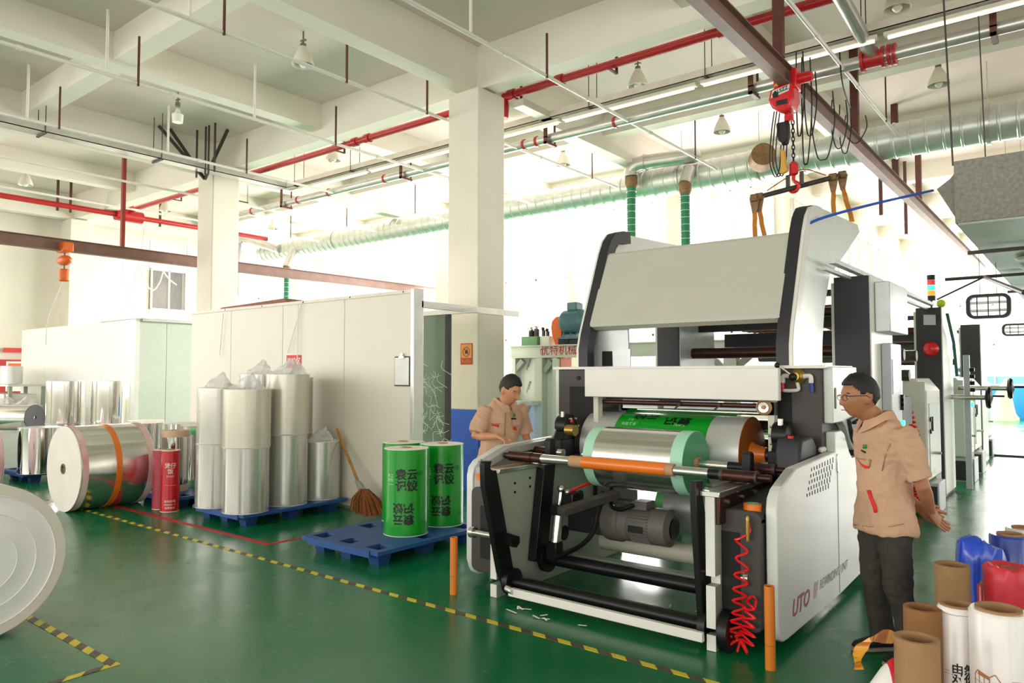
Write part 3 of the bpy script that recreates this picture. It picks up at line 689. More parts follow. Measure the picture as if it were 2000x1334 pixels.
# side panels
lowp = [(4.54, .2)] + [(4.66 - .1 * math.cos(a), .16 - .1 * math.sin(a)) for a in (.3, .8, 1.2)] + [(4.7, .06), (5.93, .06), (5.93, .06), (6.55, .075), (6.55, 1.04), (6.36, 1.04), (6.27, 1.1), (6.14, 1.25), (6.06, 1.28), (5.87, 1.28), (5.87, 1.13), (4.93, 1.1), (4.62, 1.0), (4.56, .95), (4.54, .88)]
upp = [(5.83, 1.775), (6.55, 1.775), (6.55, 1.1), (6.42, 1.1), (6.33, 1.16), (6.2, 1.3), (6.1, 1.345), (5.83, 1.345)]
for s, (xa, xb) in (('r', (-1.6, -1.53)), ('l', (-4.08, -4.01))):
    o = MB().prism(lowp, 'X', xa, xb).build('side_panel', M_sideg, mc, bev=.008)
    o2 = MB().prism(upp, 'X', xa, xb).build('tower_panel', M_sideg, mc, bev=.008)
    if s == 'r':
        side = o
        MB().box(-1.532, -1.527, 5.905, 5.915, .07, 1.1).build('panel_seam', M_lgrey, o, smooth=0)
        q = PX(1638, 905, -1.52)
        MB().prism(rrect(q.y - .02, q.y + .02, q.z - .07, q.z + .07, .018), 'X', -1.54, -1.522).build('latch', M_steel, o, bev=.004)
        q = PX(1634, 778, -1.52)
        MB().prism(rrect(q.y - .02, q.y + .02, q.z - .08, q.z + .08, .018), 'X', -1.54, -1.524).build('latch', M_dgrey, o2, bev=.004)
        b = MB()
        for r_ in range(5):
            for c_ in range(9):
                q = PX(1584 + c_ * 5.2 + (0, -2, -4.5, -6.5, -9)[r_] + (.5 if r_ % 2 else 0) + 1, 917 - c_ * 2.3 + r_ * 12.6, -1.53)
                h_ = .011 + .0012 * c_; b.box(-1.532, -1.528, q.y - .006, q.y + .006, q.z - h_, q.z + h_)
        v = b.build('vent_slots', M_hole, o, smooth=0); v['kind'] = 'stuff'
        MB().prism([(4.66, 1.012), (4.68, 1.03), (4.9, 1.1), (4.905, 1.085)], 'X', -1.59, -1.545).build('slope_plate', M_lgrey, o, smooth=0)
        M_logo = mat('faded crimson print', '#b0566e', .5); M_logog = mat('grey print', '#8b8c8e', .5)
        qa = PX(1566, 1178, -1.5285)
        text('UTO', .15, M_logo, frame((-1.5285, qa.y - .02, qa.z), (0, 1, 0), (0, 0, 1)), o, sx=1.15, bold=.004, shear=.3)
        text('///', .15, M_logo, frame((-1.5285, qa.y + .3, qa.z + .01), (0, 1, 0), (0, 0, 1)), o, sx=.8, shear=.3)
        text('REWINDING UNIT', .095, M_logog, frame((-1.5285, qa.y + .78, qa.z + .02), (0, 1, 0), (0, 0, 1)), o, sx=.95, shear=.25)
        # control panel in the curved recess
        cp = MB().prism([(6.2, 1.36), (6.5, 1.38), (6.5, 1.16), (6.44, 1.12), (6.3, 1.2)], 'X', -1.53, -1.5).build('control_panel', M_char, mc, bev=.01)
        M_lamp_g = mat('green lamp', '#3fe0b0', .3, emit=2.0, var=0); M_redb = mat('red button', '#d01822', .35)
        for i in range(3):
            for j in range(5 if i < 2 else 3):
                y, z = 6.28 + j * .042 + .02 * i, 1.33 - i * .07 + j * .004
                if y > 6.47: continue
                m = M_redb if (i == 0 and j == 4) else (M_lamp_g if (i == 1 and j in (1, 4)) else M_blk)
                MB().cyl((-1.5, y, z), (-1.47, y, z), .012, n=10).build('button', m, cp)
        MB().cyl((-1.5, 6.47, 1.19), (-1.46, 6.47, 1.19), .025, n=12).build('button', M_yel, cp)
# left panel inner rim, as seen from inside
inn = [(y + (.09 if y < 5 else -.02), z) for y, z in lowp]
rim = [(4.54, .2)] ; 
b = MB(); b.prism([(4.55, .84), (4.57, .95), (4.64, 1.0), (4.94, 1.095), (5.86, 1.125), (5.86, 1.06), (4.97, 1.03), (4.7, .95), (4.65, .9), (4.65, .2), (4.55, .2)], 'X', -4.01, -3.93); b.build('inner_rim', M_lgrey, mc, bev=.006)
MB().prism([(4.65, .2), (5.86, .2), (5.86, 1.08), (4.95, 1.05), (4.65, .92)], 'X', -4.01, -3.99).build('inner_wall', M_lgrey, mc, smooth=0)
b = MB(); b.prism([(4.6, .35), (4.6, .62), (4.95, .98), (5.86, 1.06), (5.86, .35)], 'X', -1.62, -1.6); b.build('inner_wall', M_dgrey, mc, smooth=0)
# boxes beside the frame plates
for xa, xb, y0, zt in ((-3.99, -3.69, 4.5, .8), (-1.86, -1.61, 4.48, .87)):
    bx = MB().prism(rrect(xa, xb, .13, zt, .05), 'Y', y0, 5.7).build('side_box', M_dgrey, mc, bev=.006)
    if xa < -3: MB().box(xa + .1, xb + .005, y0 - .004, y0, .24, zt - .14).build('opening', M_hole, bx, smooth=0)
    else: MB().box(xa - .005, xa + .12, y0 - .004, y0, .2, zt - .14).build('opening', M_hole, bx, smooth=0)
MB().prism([(4.5, .8), (4.5, .85), (5.7, .97), (5.7, .8)], 'X', -1.86, -1.61).build('sloped_cover', M_char, mc, smooth=0)
# frame plates
plate = [(4.38, 0), (4.38, .1), (4.5, .1), (4.5, .14), (4.38, .14), (4.38, .4), (4.46, .4), (4.46, .46), (4.38, .46), (4.38, .95), (6.3, .95), (6.3, 0), (4.62, 0)]
for xa in (-3.68, -1.92):
    fp = MB().prism(plate, 'X', xa, xa + .06).build('frame_plate', M_ggrey, mc, bev=.003)
    for z0, z1, y in ((0.003, .1, 4.378), (.14, .4, 4.378), (.46, .95, 4.378), (.4, .46, 4.458)):
        MB().box(xa, xa + .06, y - .004, y, z0, z1).build('edge_strip', M_white, fp, smooth=0)
    if xa < -3:
        for y, z in ((4.6, .85), (4.6, .78), (4.8, .87), (4.8, .8)): MB().cyl((xa + .06, y, z), (xa + .068, y, z), .01, n=8).build('bolt', M_blk, fp)
        for y, z, r in ((5.55, .62, .055), (5.3, .34, .065)):
            MB().cyl((xa + .06, y, z), (xa + .063, y, z), r, n=20).build('access_hole', M_hole, fp)
    # rail on the plate
    MB().box(xa - .035, xa + .095, 4.37, 5.62, .95, .985).build('rail', M_steel, mc, bev=.004)
    MB().box(xa - .02, xa + .02, 4.39, 5.6, .984, .989).build('rail_strip', M_rust if xa < -3 else M_steel, mc, smooth=0)
b = MB(); b.box(-1.86, -1.83, 4.39, 5.5, .78, .95)
cov = b.build('rail_cover', M_bsteel, mc, bev=.004)
for y in (4.5, 4.75, 5.0, 5.25):
    for z in (.82, .91): MB().cyl((-1.83, y, z), (-1.815, y, z), .014, n=8).build('bolt', M_steel, cov)
# swing arms with hooks
armL = [(945, 906), (948, 901), (962, 900), (959, 908), (958.5, 915), (963, 919), (970, 918), (1006, 1126), (1001, 1140), (986, 1142), (977, 1120), (946, 948)]
armR = [(1359, 941), (1375, 938), (1372, 960), (1378, 1000), (1399, 1242), (1390, 1256), (1376, 1242), (1361, 1010)]
def arm(L, xa, xb, xp):
    o = MB().prism(pX(L, xp), 'X', xa, xb).build('hook_arm', M_blk, mc, bev=.006); return o
aL = arm(armL, -3.6, -3.555, -3.555); aR = arm(armR, -2.0, -1.955, -1.955)
q = PX(993, 1052, -3.52)
MB().cyl((-3.86, q.y, q.z), (-3.6, q.y, q.z), .025, n=14).build('pin', M_steel, aL)
MB().cyl((-3.9, q.y, q.z), (-3.86, q.y, q.z), .045, n=14).build('pin_head', M_steel, aL)
MB().cyl((-3.555, q.y, q.z), (-3.44, q.y - .01, q.z - .01), .05, n=6).build('nut', M_blk, aL)
q = PX(1392, 1118, -1.93)
MB().cyl((-1.955, q.y, q.z), (-1.72, q.y, q.z), .024, n=14).build('pin', M_steel, aR)
MB().cyl((-1.72, q.y, q.z), (-1.69, q.y, q.z), .045, n=14).build('pin_head', M_steel, aR)
MB().cyl((-1.69, q.y, q.z), (-1.66, q.y + .03, q.z + .06), .02, n=10).build('pin_knob', M_blk, aR)
# bottom shafts
for y, z, r, n_ in ((4.46, .125, .043, 'lower_shaft'), (4.93, .21, .05, 'lower_shaft')):
    o = MB().cyl((-3.62, y, z), (-1.9, y, z), r, n=18).build(n_, M_blk, mc)
    for xa in (-3.56, -2.02 if y > 4.5 else -1.98): MB().cyl((xa, y, z), (xa + .05, y, z), r + .06, n=20).build('flange', M_blk, o)
MB().cyl((-1.84, 4.46, .12), (-1.78, 4.46, .12), .13, n=24).build('end_disc', M_blk, mc)
MB().cyl((-1.86, 4.46, .12), (-1.76, 4.46, .12), .05, n=14).build('end_boss', M_blk, mc)
MB().box(-3.47, -1.93, 4.33, 4.37, .055, .115).build('base_bar', M_white, mc, bev=.004)
MB().cyl((-3.5, 4.36, .1), (-3.42, 4.33, .1), .028, n=10).build('bar_bolt', M_steel, mc)
MB().box(-3.55, -1.95, 4.62, 4.68, .02, .1).build('tie_bar', M_olive, mc, smooth=0)
MB().box(-3.55, -1.95, 5.12, 5.22, .12, .22).build('tie_bar', M_ggrey, mc, bev=.006)
MB().cyl((-3.5, 5.75, .22), (-1.95, 5.75, .22), .085, n=18).build('tie_tube', mat('ivory paint', '#cfcdb8', .5), mc)
# tilting dark rail and cylinder on the left
q0, q1 = PX(1058, 908, -3.56), PX(1040, 1092, -3.56)
MB().prism([(q0.y, q0.z), (q0.y + .16, q0.z), (q1.y + .17, q1.z), (q1.y, q1.z - .02)], 'X', -3.61, -3.53).build('inner_link', M_blk, mc, bev=.006)
c0, c1 = PX(1083, 1075, -3.42), PX(1096, 955, -3.42)
MB().cyl(c0.lerp(c1, .12), c0.lerp(c1, .6), .042, n=16).build('cylinder_barrel', M_steel, mc)
b = MB(); b.box(-3.47, -3.37, c0.y - .05, c0.y + .05, c0.z - .05, c0.z + .07); b.build('cylinder_end', M_blk, mc, bev=.006)
u = c0.lerp(c1, .62); MB().box(-3.47, -3.37, u.y - .05, u.y + .05, u.z - .02, u.z + .06).build('cylinder_end', M_blk, mc, bev=.006)
MB().cyl(u, c1, .016, n=10).build('piston_rod', M_steel, mc); MB().sphere(c1, .032).build('rod_eye', M_steel, mc)
q = PX(1112, 975, -3.38); MB().box(-3.44, -3.3, q.y - .07, q.y + .07, q.z - .07, q.z + .06).build('valve_block', M_blk, mc, bev=.01)
b = MB(); a_, c_ = PX(1110, 962, -3.36), PX(1160, 942, -3.3); b.tube(spline([a_, a_.lerp(c_, .5) + Vector((0, 0, .01)), c_]), .012, 8); b.build('air_line', mat('red air hose', '#e3121b', .35, coat=.4), mc)
MB().sphere(PX(1108, 961, -3.34), .022).build('air_fitting', M_steel, mc)
MB().bar(PX(1095, 1000, -3.2), PX(1205, 965, -3.0), .1, .06).build('slide_bar', M_dgrey, mc, bev=.006)
b = MB(); b.tube(spline([PX(1080, 1092, -3.3), PX(1135, 1065, -3.25), PX(1160, 1035, -3.2), PX(1168, 1000, -3.2), PX(1178, 960, -3.2)]), .02, 8); b.build('cable', M_blk, mc)
# geared motor
my = 5.45; q = PY(1240, 1022, my); mx, mz = q.x, q.z
gm = MB(); gm.lathe([(.1, -.27), (.155, -.25), (.165, -.22), (.165, -.1), (.15, -.09), (.15, -.02), (.142, -.01)], 24, Matrix.Translation((mx, my, mz)) @ Matrix.Rotation(PI / 2, 4, 'Y'))
mo = gm.build('gear_head', M_dial, mc)
b = MB(); b.lathe([(.135, -.02), (.14, .0), (.14, .19), (.15, .195), (.15, .33), (.1, .36), (.09, .35), (.02, .35)], 24, Matrix.Translation((mx, my, mz)) @ Matrix.Rotation(PI / 2, 4, 'Y')); mb_ = b.build('motor_body', M_dial, mc)
for k in range(14):
    a = PI * (.15 + .7 * k / 13) + PI / 2 + .25
    y, z = my + math.cos(a) * .146, mz + math.sin(a) * .146
    MB().bar((mx + .01, y, z), (mx + .185, y, z), .006, .014, up=(0, math.cos(a), math.sin(a))).build('cooling_fin', M_dial, mb_, smooth=0)
MB().cyl((mx + .345, my, mz), (mx + .362, my, mz), .08, n=20).build('fan_grille', M_blk, mb_)
MB().box(mx + .02, mx + .15, my - .155, my - .148, mz - .04, mz + .01).build('rating_plate', M_blk, mb_, smooth=0)
MB().box(mx + .02, mx + .16, my - .1, my + .06, mz + .13, mz + .2).build('terminal_box', M_dial, mb_, bev=.01)
MB().tube(spline([(mx + .05, my - .1, mz + .17), (mx - .05, my - .16, mz + .13), (mx - .17, my - .1, mz + .16), (mx - .2, my - .02, mz + .33), (mx - .19, my, mz + .5)]), .018, 8).build('cable', M_blk, mb_)
MB().box(-3.62, mx - .24, my - .1, my + .1, mz - .12, mz + .12).build('motor_flange', M_char, mc, bev=.01)
# towers
for xa, xb in ((-4.01, -3.58), (-1.94, -1.6)):
    tw = MB().box(xa, xb, 5.78, 6.54, .3, 1.76).build('tower', M_dgrey, mc, bev=.006)
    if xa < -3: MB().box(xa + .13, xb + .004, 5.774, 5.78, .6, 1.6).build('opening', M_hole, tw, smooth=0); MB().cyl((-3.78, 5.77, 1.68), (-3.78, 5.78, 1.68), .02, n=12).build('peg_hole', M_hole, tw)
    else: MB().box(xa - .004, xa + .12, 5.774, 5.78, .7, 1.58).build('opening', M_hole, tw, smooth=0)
MB().box(-4.05, -1.56, 5.74, 6.55, 1.76, 1.785).build('top_plate', M_white, mc, bev=.004)
fpn = MB().box(-3.58, -1.85, 5.57, 5.63, 1.515, 1.765).build('front_panel', M_white, mc, bev=.006)
for xa in (-3.545, -1.965): MB().box(xa, xa + .05, 5.66, 5.74, .95, 1.53).build('panel_post', mat('ivory paint', '#cfcdb8', .5), mc, bev=.003)
# mechanism below the front panel
MB().cyl((-3.5, 5.75, 1.465), (-1.95, 5.75, 1.465), .02, n=10).build('threaded_rod', M_bsteel, mc)
MB().box(-3.5, -1.95, 5.8, 5.84, 1.49, 1.53).build('black_rail', M_blk, mc, smooth=0)  # black bar across the machine below the front panel
MB().box(-3.35, -3.0, 5.85, 5.88, 1.41, 1.5).build('sensor_plate', M_zinc, mc, smooth=0)
MB().box(-2.95, -2.1, 5.87, 5.9, 1.42, 1.47).build('sensor_plate', M_zinc, mc, smooth=0)
MB().box(-3.1, -1.98, 5.66, 5.72, 1.405, 1.42).build('web_guide', M_steel, mc, bev=.004)
for x in (-2.75, -2.4): MB().bar((x - .04, 5.7, 1.4), (x + .03, 5.72, 1.47), .015, .015).build('lever', M_blk, mc, smooth=0)
q = PY(1490, 796, 5.6)
hw = MB().lathe([(.058, -.02), (.062, 0), (.05, .02), (.045, .005), (.015, .005), (.015, .02), (.005, .02)], 24, frame((q.x, 5.62, q.z), (1, 0, 0), (0, 0, 1))).build('hand_wheel', M_kraft, mc)
MB().lathe([(.046, .006), (.04, .012), (.012, .01), (.01, .016)], 20, frame((q.x, 5.622, q.z), (1, 0, 0), (0, 0, 1))).build('hub', M_steel, hw)
MB().box(-2.02, -1.9, 5.66, 5.7, 1.4, 1.5).build('wheel_bracket', M_dgrey, mc, smooth=0)
# guide rollers inside
for y, z, r in ((6.25, 1.28, .04), (6.3, 1.12, .04), (6.2, 1.4, .035)): MB().cyl((-3.55, y, z), (-1.95, y, z), r, n=14).build('guide_roller', M_blk, mc)
# brake and clamp units on the rails
def clamp(x, y, sgn):
    b = MB(); b.box(x - .06, x + .06, y - .02, y + .2, .985, 1.14); b.prism([(y + .0, 1.1), (y + .14, 1.32), (y + .24, 1.3), (y + .22, 1.06)], 'X', x - .05, x + .05)
    c = b.build('chuck_support', M_blk, mc, bev=.008)
    b = MB(); b.lathe([(.05, -.07), (.1, -.06), (.11, 0), (.1, .05), (.06, .07)], 18, Matrix.Translation((x, y + .16, 1.25)) @ Matrix.Rotation(PI / 2, 4, 'Y')); d = b.build('air_brake', M_blk, c)
    for k in range(6):
        a = k * PI / 3; MB().cyl((x + sgn * .06, y + .16 + .075 * math.cos(a), 1.25 + .075 * math.sin(a)), (x + sgn * .085, y + .16 + .075 * math.cos(a), 1.25 + .075 * math.sin(a)), .011, n=8).build('bolt', M_steel, d)
    MB().bar((x + sgn * -.07, y - .02, 1.06), (x + sgn * -.05, y + .1, 1.24), .02, .04).build('lever', M_lgrey, c, bev=.004)
    MB().cyl((x, y + .1, 1.33), (x, y + .1, 1.38), .02, n=8).build('fitting', M_steel, c)
    return c
cl = clamp(-3.74, 5.35, 1)
MB().cyl((-3.67, 5.42, 1.22), (-3.58, 5.42, 1.22), .05, n=14).build('brass_cylinder', M_brass, cl)
MB().sphere((-3.62, 5.42, 1.3), .014).build('red_plug', M_redb, cl)
clamp(-1.85, 5.5, -1)
for x, y in ((-3.9, 4.96), (-3.88, 4.75), (-3.87, 5.1), (-3.9, 4.6)): MB().cyl((-3.99, y, 1.0), (-3.97, y, 1.0), .014, n=8).build('bolt', M_steel, mc)
mcv = MB().prism([(5.3, .98), (5.32, 1.16), (5.36, 1.25), (5.62, 1.26), (5.72, 1.18), (5.72, .98)], 'X', -1.8, -1.62).build('motor_cover', M_char, mc, bev=.02)
MB().cyl((-1.72, 5.42, 1.25), (-1.72, 5.42, 1.27), .02, n=10).build('red_button', M_redb, mcv)
for k in range(2): MB().sphere((-1.6, 5.75 + .06 * k, 1.15), .022).build('cable_gland', M_wpipe, mc)
# stop posts on shaft rails
for x in (-3.66, -1.93): MB().prism([(5.1, .985), (5.1, 1.15), (5.14, 1.17), (5.18, 1.15), (5.19, .985)], 'X', x - .03, x + .03).build('stop_block', M_blk, mc, bev=.005)
# brass valve with handle on the right tower
q = PY(1557, 735, 5.76)
vb = MB().lathe([(.06, 0), (.065, .015), (.05, .03), (.03, .045), (.028, .06)], 12, frame((q.x, 5.78, q.z), (1, 0, 0), (0, 0, 1))).build('valve', M_brass, mc)
MB().cyl((q.x - .02, 5.72, q.z), (q.x - .12, 5.7, q.z + .08), .008, n=8).build('handle', M_steel, vb)
MB().sphere((q.x - .13, 5.7, q.z + .085), .022).build('knob', M_blk, vb)
MB().sphere((q.x - .02, 5.72, q.z - .005), .032).build('hub', M_blk, vb)
for sx, m in ((-1, M_redb), (1, mat('blue fitting', '#1c3f9c', .4))):
    MB().tube(spline([(q.x + sx * .05, 5.76, q.z + .0), (q.x + sx * .1, 5.75, q.z), (q.x + sx * .105, 5.75, q.z - .05)]), .018, 8).build('elbow', M_wpipe, vb)
    MB().cyl((q.x + sx * .105, 5.75, q.z - .05), (q.x + sx * .108, 5.75, q.z - .12), .014, n=8).build('hose_end', m, vb)
MB().tube(spline([(q.x, 5.76, q.z - .05), (q.x + .01, 5.75, q.z - .1), (q.x - .04, 5.75, q.z - .11), (q.x - .1, 5.75, q.z - .11)]), .014, 8).build('elbow', M_wpipe, vb)
# hood
fr = [(5.9, 1.785), (5.9, 1.95), (5.94, 2.1), (6.28, 2.92), (6.36, 3.06), (6.46, 3.15), (6.6, 3.19), (6.75, 3.2), (8.1, 3.26), (8.18, 3.2), (7.6, 2.9), (7.02, 2.62), (6.83, 2.3), (6.75, 2.0), (6.73, 1.785)]
front = fr[:8]
def strip(path, wdt, xa, xb, nm, m, par):
    """band of depth wdt following the front edge of the hood"""
    inn = []
    for i, (y, z) in enumerate(path):
        a = path[max(i - 1, 0)]; c = path[min(i + 1, len(path) - 1)]; dy, dz = c[0] - a[0], c[1] - a[1]; L_ = math.hypot(dy, dz)
        inn.append((y + dz / L_ * wdt, z - dy / L_ * wdt))
    return MB().prism(path + inn[::-1], 'X', xa, xb).build(nm, m, par, smooth=30)
for nm, xo, xi in (('r', -1.85, -1.87), ('l', -3.87, -3.85)):
    lo, hi = min(xo, xi), max(xo, xi)
    hp = MB().prism(fr, 'X', lo, hi).build('hood_cheek', mat('hood cheek sheet', '#e2e5e2', .38, metal=.15, var=.03, scale=4), mc, smooth=0)
    sx = 1 if nm == 'r' else -1
    strip(front, .1, min(xo, xo + sx * .012), max(xo, xo + sx * .012), 'white_edge', M_white, hp)
    f2 = [(y - .015, z + .004) for y, z in front]
    strip(f2, .12, min(xi, xi - sx * .1), max(xi, xi - sx * .1), 'dark_band', M_char, hp)
    strip([(y - .012, z) for y, z in front], .03, min(xo, xi) - .004, max(xo, xi) + .006, 'white_front', M_white, hp)
pn = [(5.95, 2.2), (6.27, 2.9), (6.29, 2.89), (5.99, 2.19), (6.05, 2.16), (6.04, 2.14), (5.955, 2.17)]
MB().prism(pn, 'X', -3.76, -1.96).build('hood_panel', M_hood, mc, smooth=0)
MB().prism([(6.27, 2.9), (6.29, 2.92), (6.42, 2.9), (6.42, 2.88)], 'X', -3.76, -1.96).build('hood_lip', M_hood, mc, smooth=0)
# bent zinc shield with a bracket plate at the left foot of the hood
sh = MB(); q = [(x, y) for x, y in ((1142, 716), (1152, 668), (1160, 636), (1233, 632), (1228, 645), (1231, 716))]
sh.prism([(p.x, p.z) for p in (PY(x, y, 6.12) for x, y in q)], 'Y', 6.1, 6.125); shd = sh.build('zinc_shield', M_zinc, mc, smooth=0)
pl = [PY(x, y, 6.08) for x, y in ((1197, 683), (1232, 682), (1232, 716), (1198, 716))]
MB().prism([(p.x, p.z) for p in pl], 'Y', 6.07, 6.085).build('bracket_plate', M_zinc, shd, smooth=0)
pl = [PY(x, y, 6.08) for x, y in ((1175, 686), (1196, 686), (1196, 715), (1175, 715))]
MB().prism([(p.x, p.z) for p in pl], 'Y', 6.09, 6.096).build('cut_out', M_hole, shd, smooth=0)
# red coiled air hose
hz = thing('coiled_air_hose', (-1.75, 4.42, .05), 'red coiled air hose dangling on the front of the rewinding machine', 'hose')
M_rh = mat('red air hose', '#e3121b', .35, coat=.4)
pts = []
HYp = 4.4
key = [(1462, 1022, 0), (1464, 1040, 0), (1444, 1052, 1), (1437, 1056, 1), (1460, 1078, 0), (1437, 1090, 1), (1461, 1112, 0), (1434, 1122, 1), (1460, 1140, 0), (1432, 1150, 1), (1458, 1165, 0), (1431, 1173, 1), (1456, 1186, 0), (1430, 1197, 1), (1455, 1205, 0), (1427, 1213, 1), (1450, 1222, 0), (1424, 1231, 1), (1447, 1240, 0), (1420, 1244, 1), (1440, 1246, 0), (1421, 1262, 1), (1444, 1250, 0), (1440, 1276, 1), (1448, 1250, 0), (1460, 1277, 1), (1446, 1248, 0), (1472, 1262, 1), (1444, 1232, 0), (1475, 1245, 1), (1446, 1222, 0), (1473, 1226, 1), (1450, 1208, 0), (1475, 1208, 1), (1455, 1192, 0), (1474, 1190, 1), (1460, 1176, 0), (1468, 1165, 1), (1476, 1172, 0), (1474, 1188, 1)]
for x, y, k in key:
    q = PY(x, y, HYp - .0 + (.0 if k else .05)); pts.append((q.x, q.y, max(q.z, .03)))
MB().tube(spline(pts, 5), .008, 7).build('coil', M_rh, hz)
q = PY(1460, 1018, 4.44)
MB().lathe([(.012, -.12), (.014, -.02), (.012, .0), (.012, .02), (.005, .035)], 10, Matrix.Translation((q.x, 4.44, q.z))).build('nozzle', M_brass, hz)
# rolls of orange tape
M_otape = mat('orange tape', '#e8761a', .35, coat=.4)
M_tapecore = mat('tape core', '#6fae7a', .6)
def tape_roll(px, py, y, lab, r=.055):
    q = PY(px, py, y); t = thing('tape_roll', (q.x, y, q.z), lab, 'tape', 'rolls of orange tape')
    T = Matrix.Translation((q.x, y, q.z))
    MB().lathe([(r, 0), (r, .075), (r * .72, .075), (r * .72, 0)], 28, T, closed=True).build('tape_winding', M_otape, t)
    MB().lathe([(r * .72, .002), (r * .72, .077), (r * .64, .077), (r * .64, .002)], 28, T, closed=True).build('core_ring', M_tapecore, t)
q = PY(1470, 1007, 4.6)
tape_roll(1470, 1007, 4.56, 'orange tape roll beside the red coiled hose')
tape_roll(941, 942, 4.6, 'orange tape roll on the dark ledge left of the hook arm', .05)
# ================================================================== rolls and shafts on the rewinding machine
M_foil = mat('aluminium film', '#e4e2de', .2, metal=.96, var=.05, scale=3, aniso=(1, 8, 8))
M_foil2 = mat('matt aluminium film', '#d2d2d2', .36, metal=.5, var=.04, scale=2)
M_pgreen = mat('pale green film edge', '#a9dcc0', .45, var=.03)
M_mgreen = mat('green film roll side', '#3f9a68', .42, var=.05)
M_print = mat('printed green film', '#07961f', .28, var=.03, coat=.4)
M_oface = mat('orange brown roll side', '#a9580f', .45, var=.06)
def xy(px, Y): d = ray(px, CY); return Y * d.x / d.y
def shaft(Y, Z, segs, lab):
    t = thing('winding_shaft', (-2.8, Y, Z), lab, 'shaft', 'winding shafts')
    for a, b_, r, m, nm in segs: MB().cyl((a, Y, Z), (b_, Y, Z), r, n=20).build(nm, m, t)
    return t
FY, FZ = 4.84, 1.03
f = lambda px: xy(px, FY)
xL = [f(986), f(996), f(1036), f(1058), f(1116)]; xR = [f(1312), f(1382), f(1404), f(1472), f(1502)]
shaft(FY, FZ, [(xL[0], xL[1], .023, M_bsteel, 'journal'), (xL[1], xL[2], .041, M_bsteel, 'shaft_end'), (xL[2], xL[2] + .02, .044, M_bsteel, 'collar'), (xL[2] + .02, xL[3], .04, M_bsteel, 'shaft_end'),
                (xL[3], xR[1], .035, M_steel, 'shaft_body'), (xR[1], xR[2], .037, M_blk, 'locking_sleeve'), (xR[2], xR[2] + .025, .044, M_dks, 'collar'), (xR[2] + .025, xR[3], .041, M_bsteel, 'shaft_end'), (xR[3], xR[3] + .015, .045, M_dks, 'collar'), (xR[3], xR[4], .024, M_bsteel, 'journal')],
      'steel winding shaft with an orange wrapped core lying on the rails')
t = thing('core_tube', (-2.8, FY, FZ), 'cardboard core wrapped in glossy orange film on the bare winding shaft', 'core')
Mx = Matrix.Translation((0, FY, FZ)) @ Matrix.Rotation(PI / 2, 4, 'Y')
c0, c1 = f(1114), f(1315)
MB().lathe([(.045, c0), (.045, c1), (.037, c1), (.037, c0)], 28, Mx, closed=True).build('cardboard_core', M_kraft, t)
MB().lathe([(.047, f(1139)), (.0475, f(1140)), (.0475, f(1299)), (.047, f(1300)), (.0455, f(1300)), (.0455, f(1139))], 28, Mx, closed=True).build('orange_film', M_otape, t)
SY, SZ2 = 5.3, 1.03
g = lambda px: xy(px, SY)
ra, rb = g(1168), g(1357)
shaft(SY, SZ2, [(g(1040), g(1090), .04, M_bsteel, 'shaft_end'), (g(1090), g(1100), .035, M_steel, 'shaft_body'), (ra - .15, rb + .3, .034, M_steel, 'shaft_body'), (g(1420), g(1448), .036, M_blk, 'locking_sleeve'), (g(1448), g(1505), .04, M_bsteel, 'shaft_end'), (g(1505), g(1512), .044, M_dks, 'collar'), (g(1510), g(1532), .022, M_bsteel, 'journal')],
      'steel winding shaft carrying the silver roll with green ends')
t = thing('film_roll', (-2.9, SY, SZ2), 'silver film roll with pale green ends on the rewinding machine', 'film roll')
Ms = Matrix.Translation((0, SY, SZ2)) @ Matrix.Rotation(PI / 2, 4, 'Y'); R2 = .248
MB().lathe([(R2, ra + .09), (R2, rb - .1)], 64, Ms).build('silver_film', M_foil, t)
for a, c in ((ra, ra + .09), (rb - .1, rb)): MB().lathe([(.05, a), (R2 + .0015, a), (R2 + .0015, c), (.05, c)], 64, Ms, closed=True).build('edge_band', M_pgreen, t)
MB().lathe([(.055, rb + .001), (R2 - .002, rb + .001), (R2 - .002, rb + .003), (.055, rb + .003)], 64, Ms, closed=True).build('roll_face', M_mgreen, t)
MB().lathe([(.052, rb - .02), (.052, rb + .03), (.037, rb + .03), (.037, rb - .02)], 24, Ms, closed=True).build('core_end', M_kraft, t)
# big printed roll behind
BY, BZ, BR = 5.87, 1.07, .3
h_ = lambda px: xy(px, BY)
ba, bc = h_(1165), h_(1466); g0, g1 = h_(1225), h_(1402)
t = thing('film_roll', (-2.8, BY, BZ), 'large film roll with a bright green printed band and orange side', 'film roll')
Mb = Matrix.Translation((0, BY, BZ)) @ Matrix.Rotation(PI / 2, 4, 'Y')
for a, c in ((ba, g0), (g1, bc)): MB().lathe([(BR, a), (BR, c)], 64, Mb).build('silver_film', M_foil2, t)
MB().lathe([(BR + .001, g0), (BR + .001, g1)], 64, Mb).build('printed_band', M_print, t)
MB().lathe([(.06, bc), (BR + .001, bc), (BR + .001, bc + .004), (.06, bc + .004)], 64, Mb, closed=True).build('roll_face', M_oface, t)
MB().lathe([(.1, bc + .003), (.085, bc + .03), (.06, bc + .09), (.06, bc + .12), (.04, bc + .12)], 28, Mb).build('core_sleeve', M_otape, t)
MB().cyl((ba - .12, BY, BZ), (ba, BY, BZ), .05, n=18).build('chuck', M_white, t); MB().cyl((ba - .06, BY, BZ), (ba - .005, BY, BZ), .1, n=20).build('chuck_ring', M_mgreen, t)
MB().cyl((bc + .12, BY, BZ), (bc + .2, BY, BZ), .05, n=18).build('chuck', M_bsteel, t)
M_ink = mat('black ink', '#10180f', .4); M_wink = mat('pale ink', '#bfe6bf', .4)
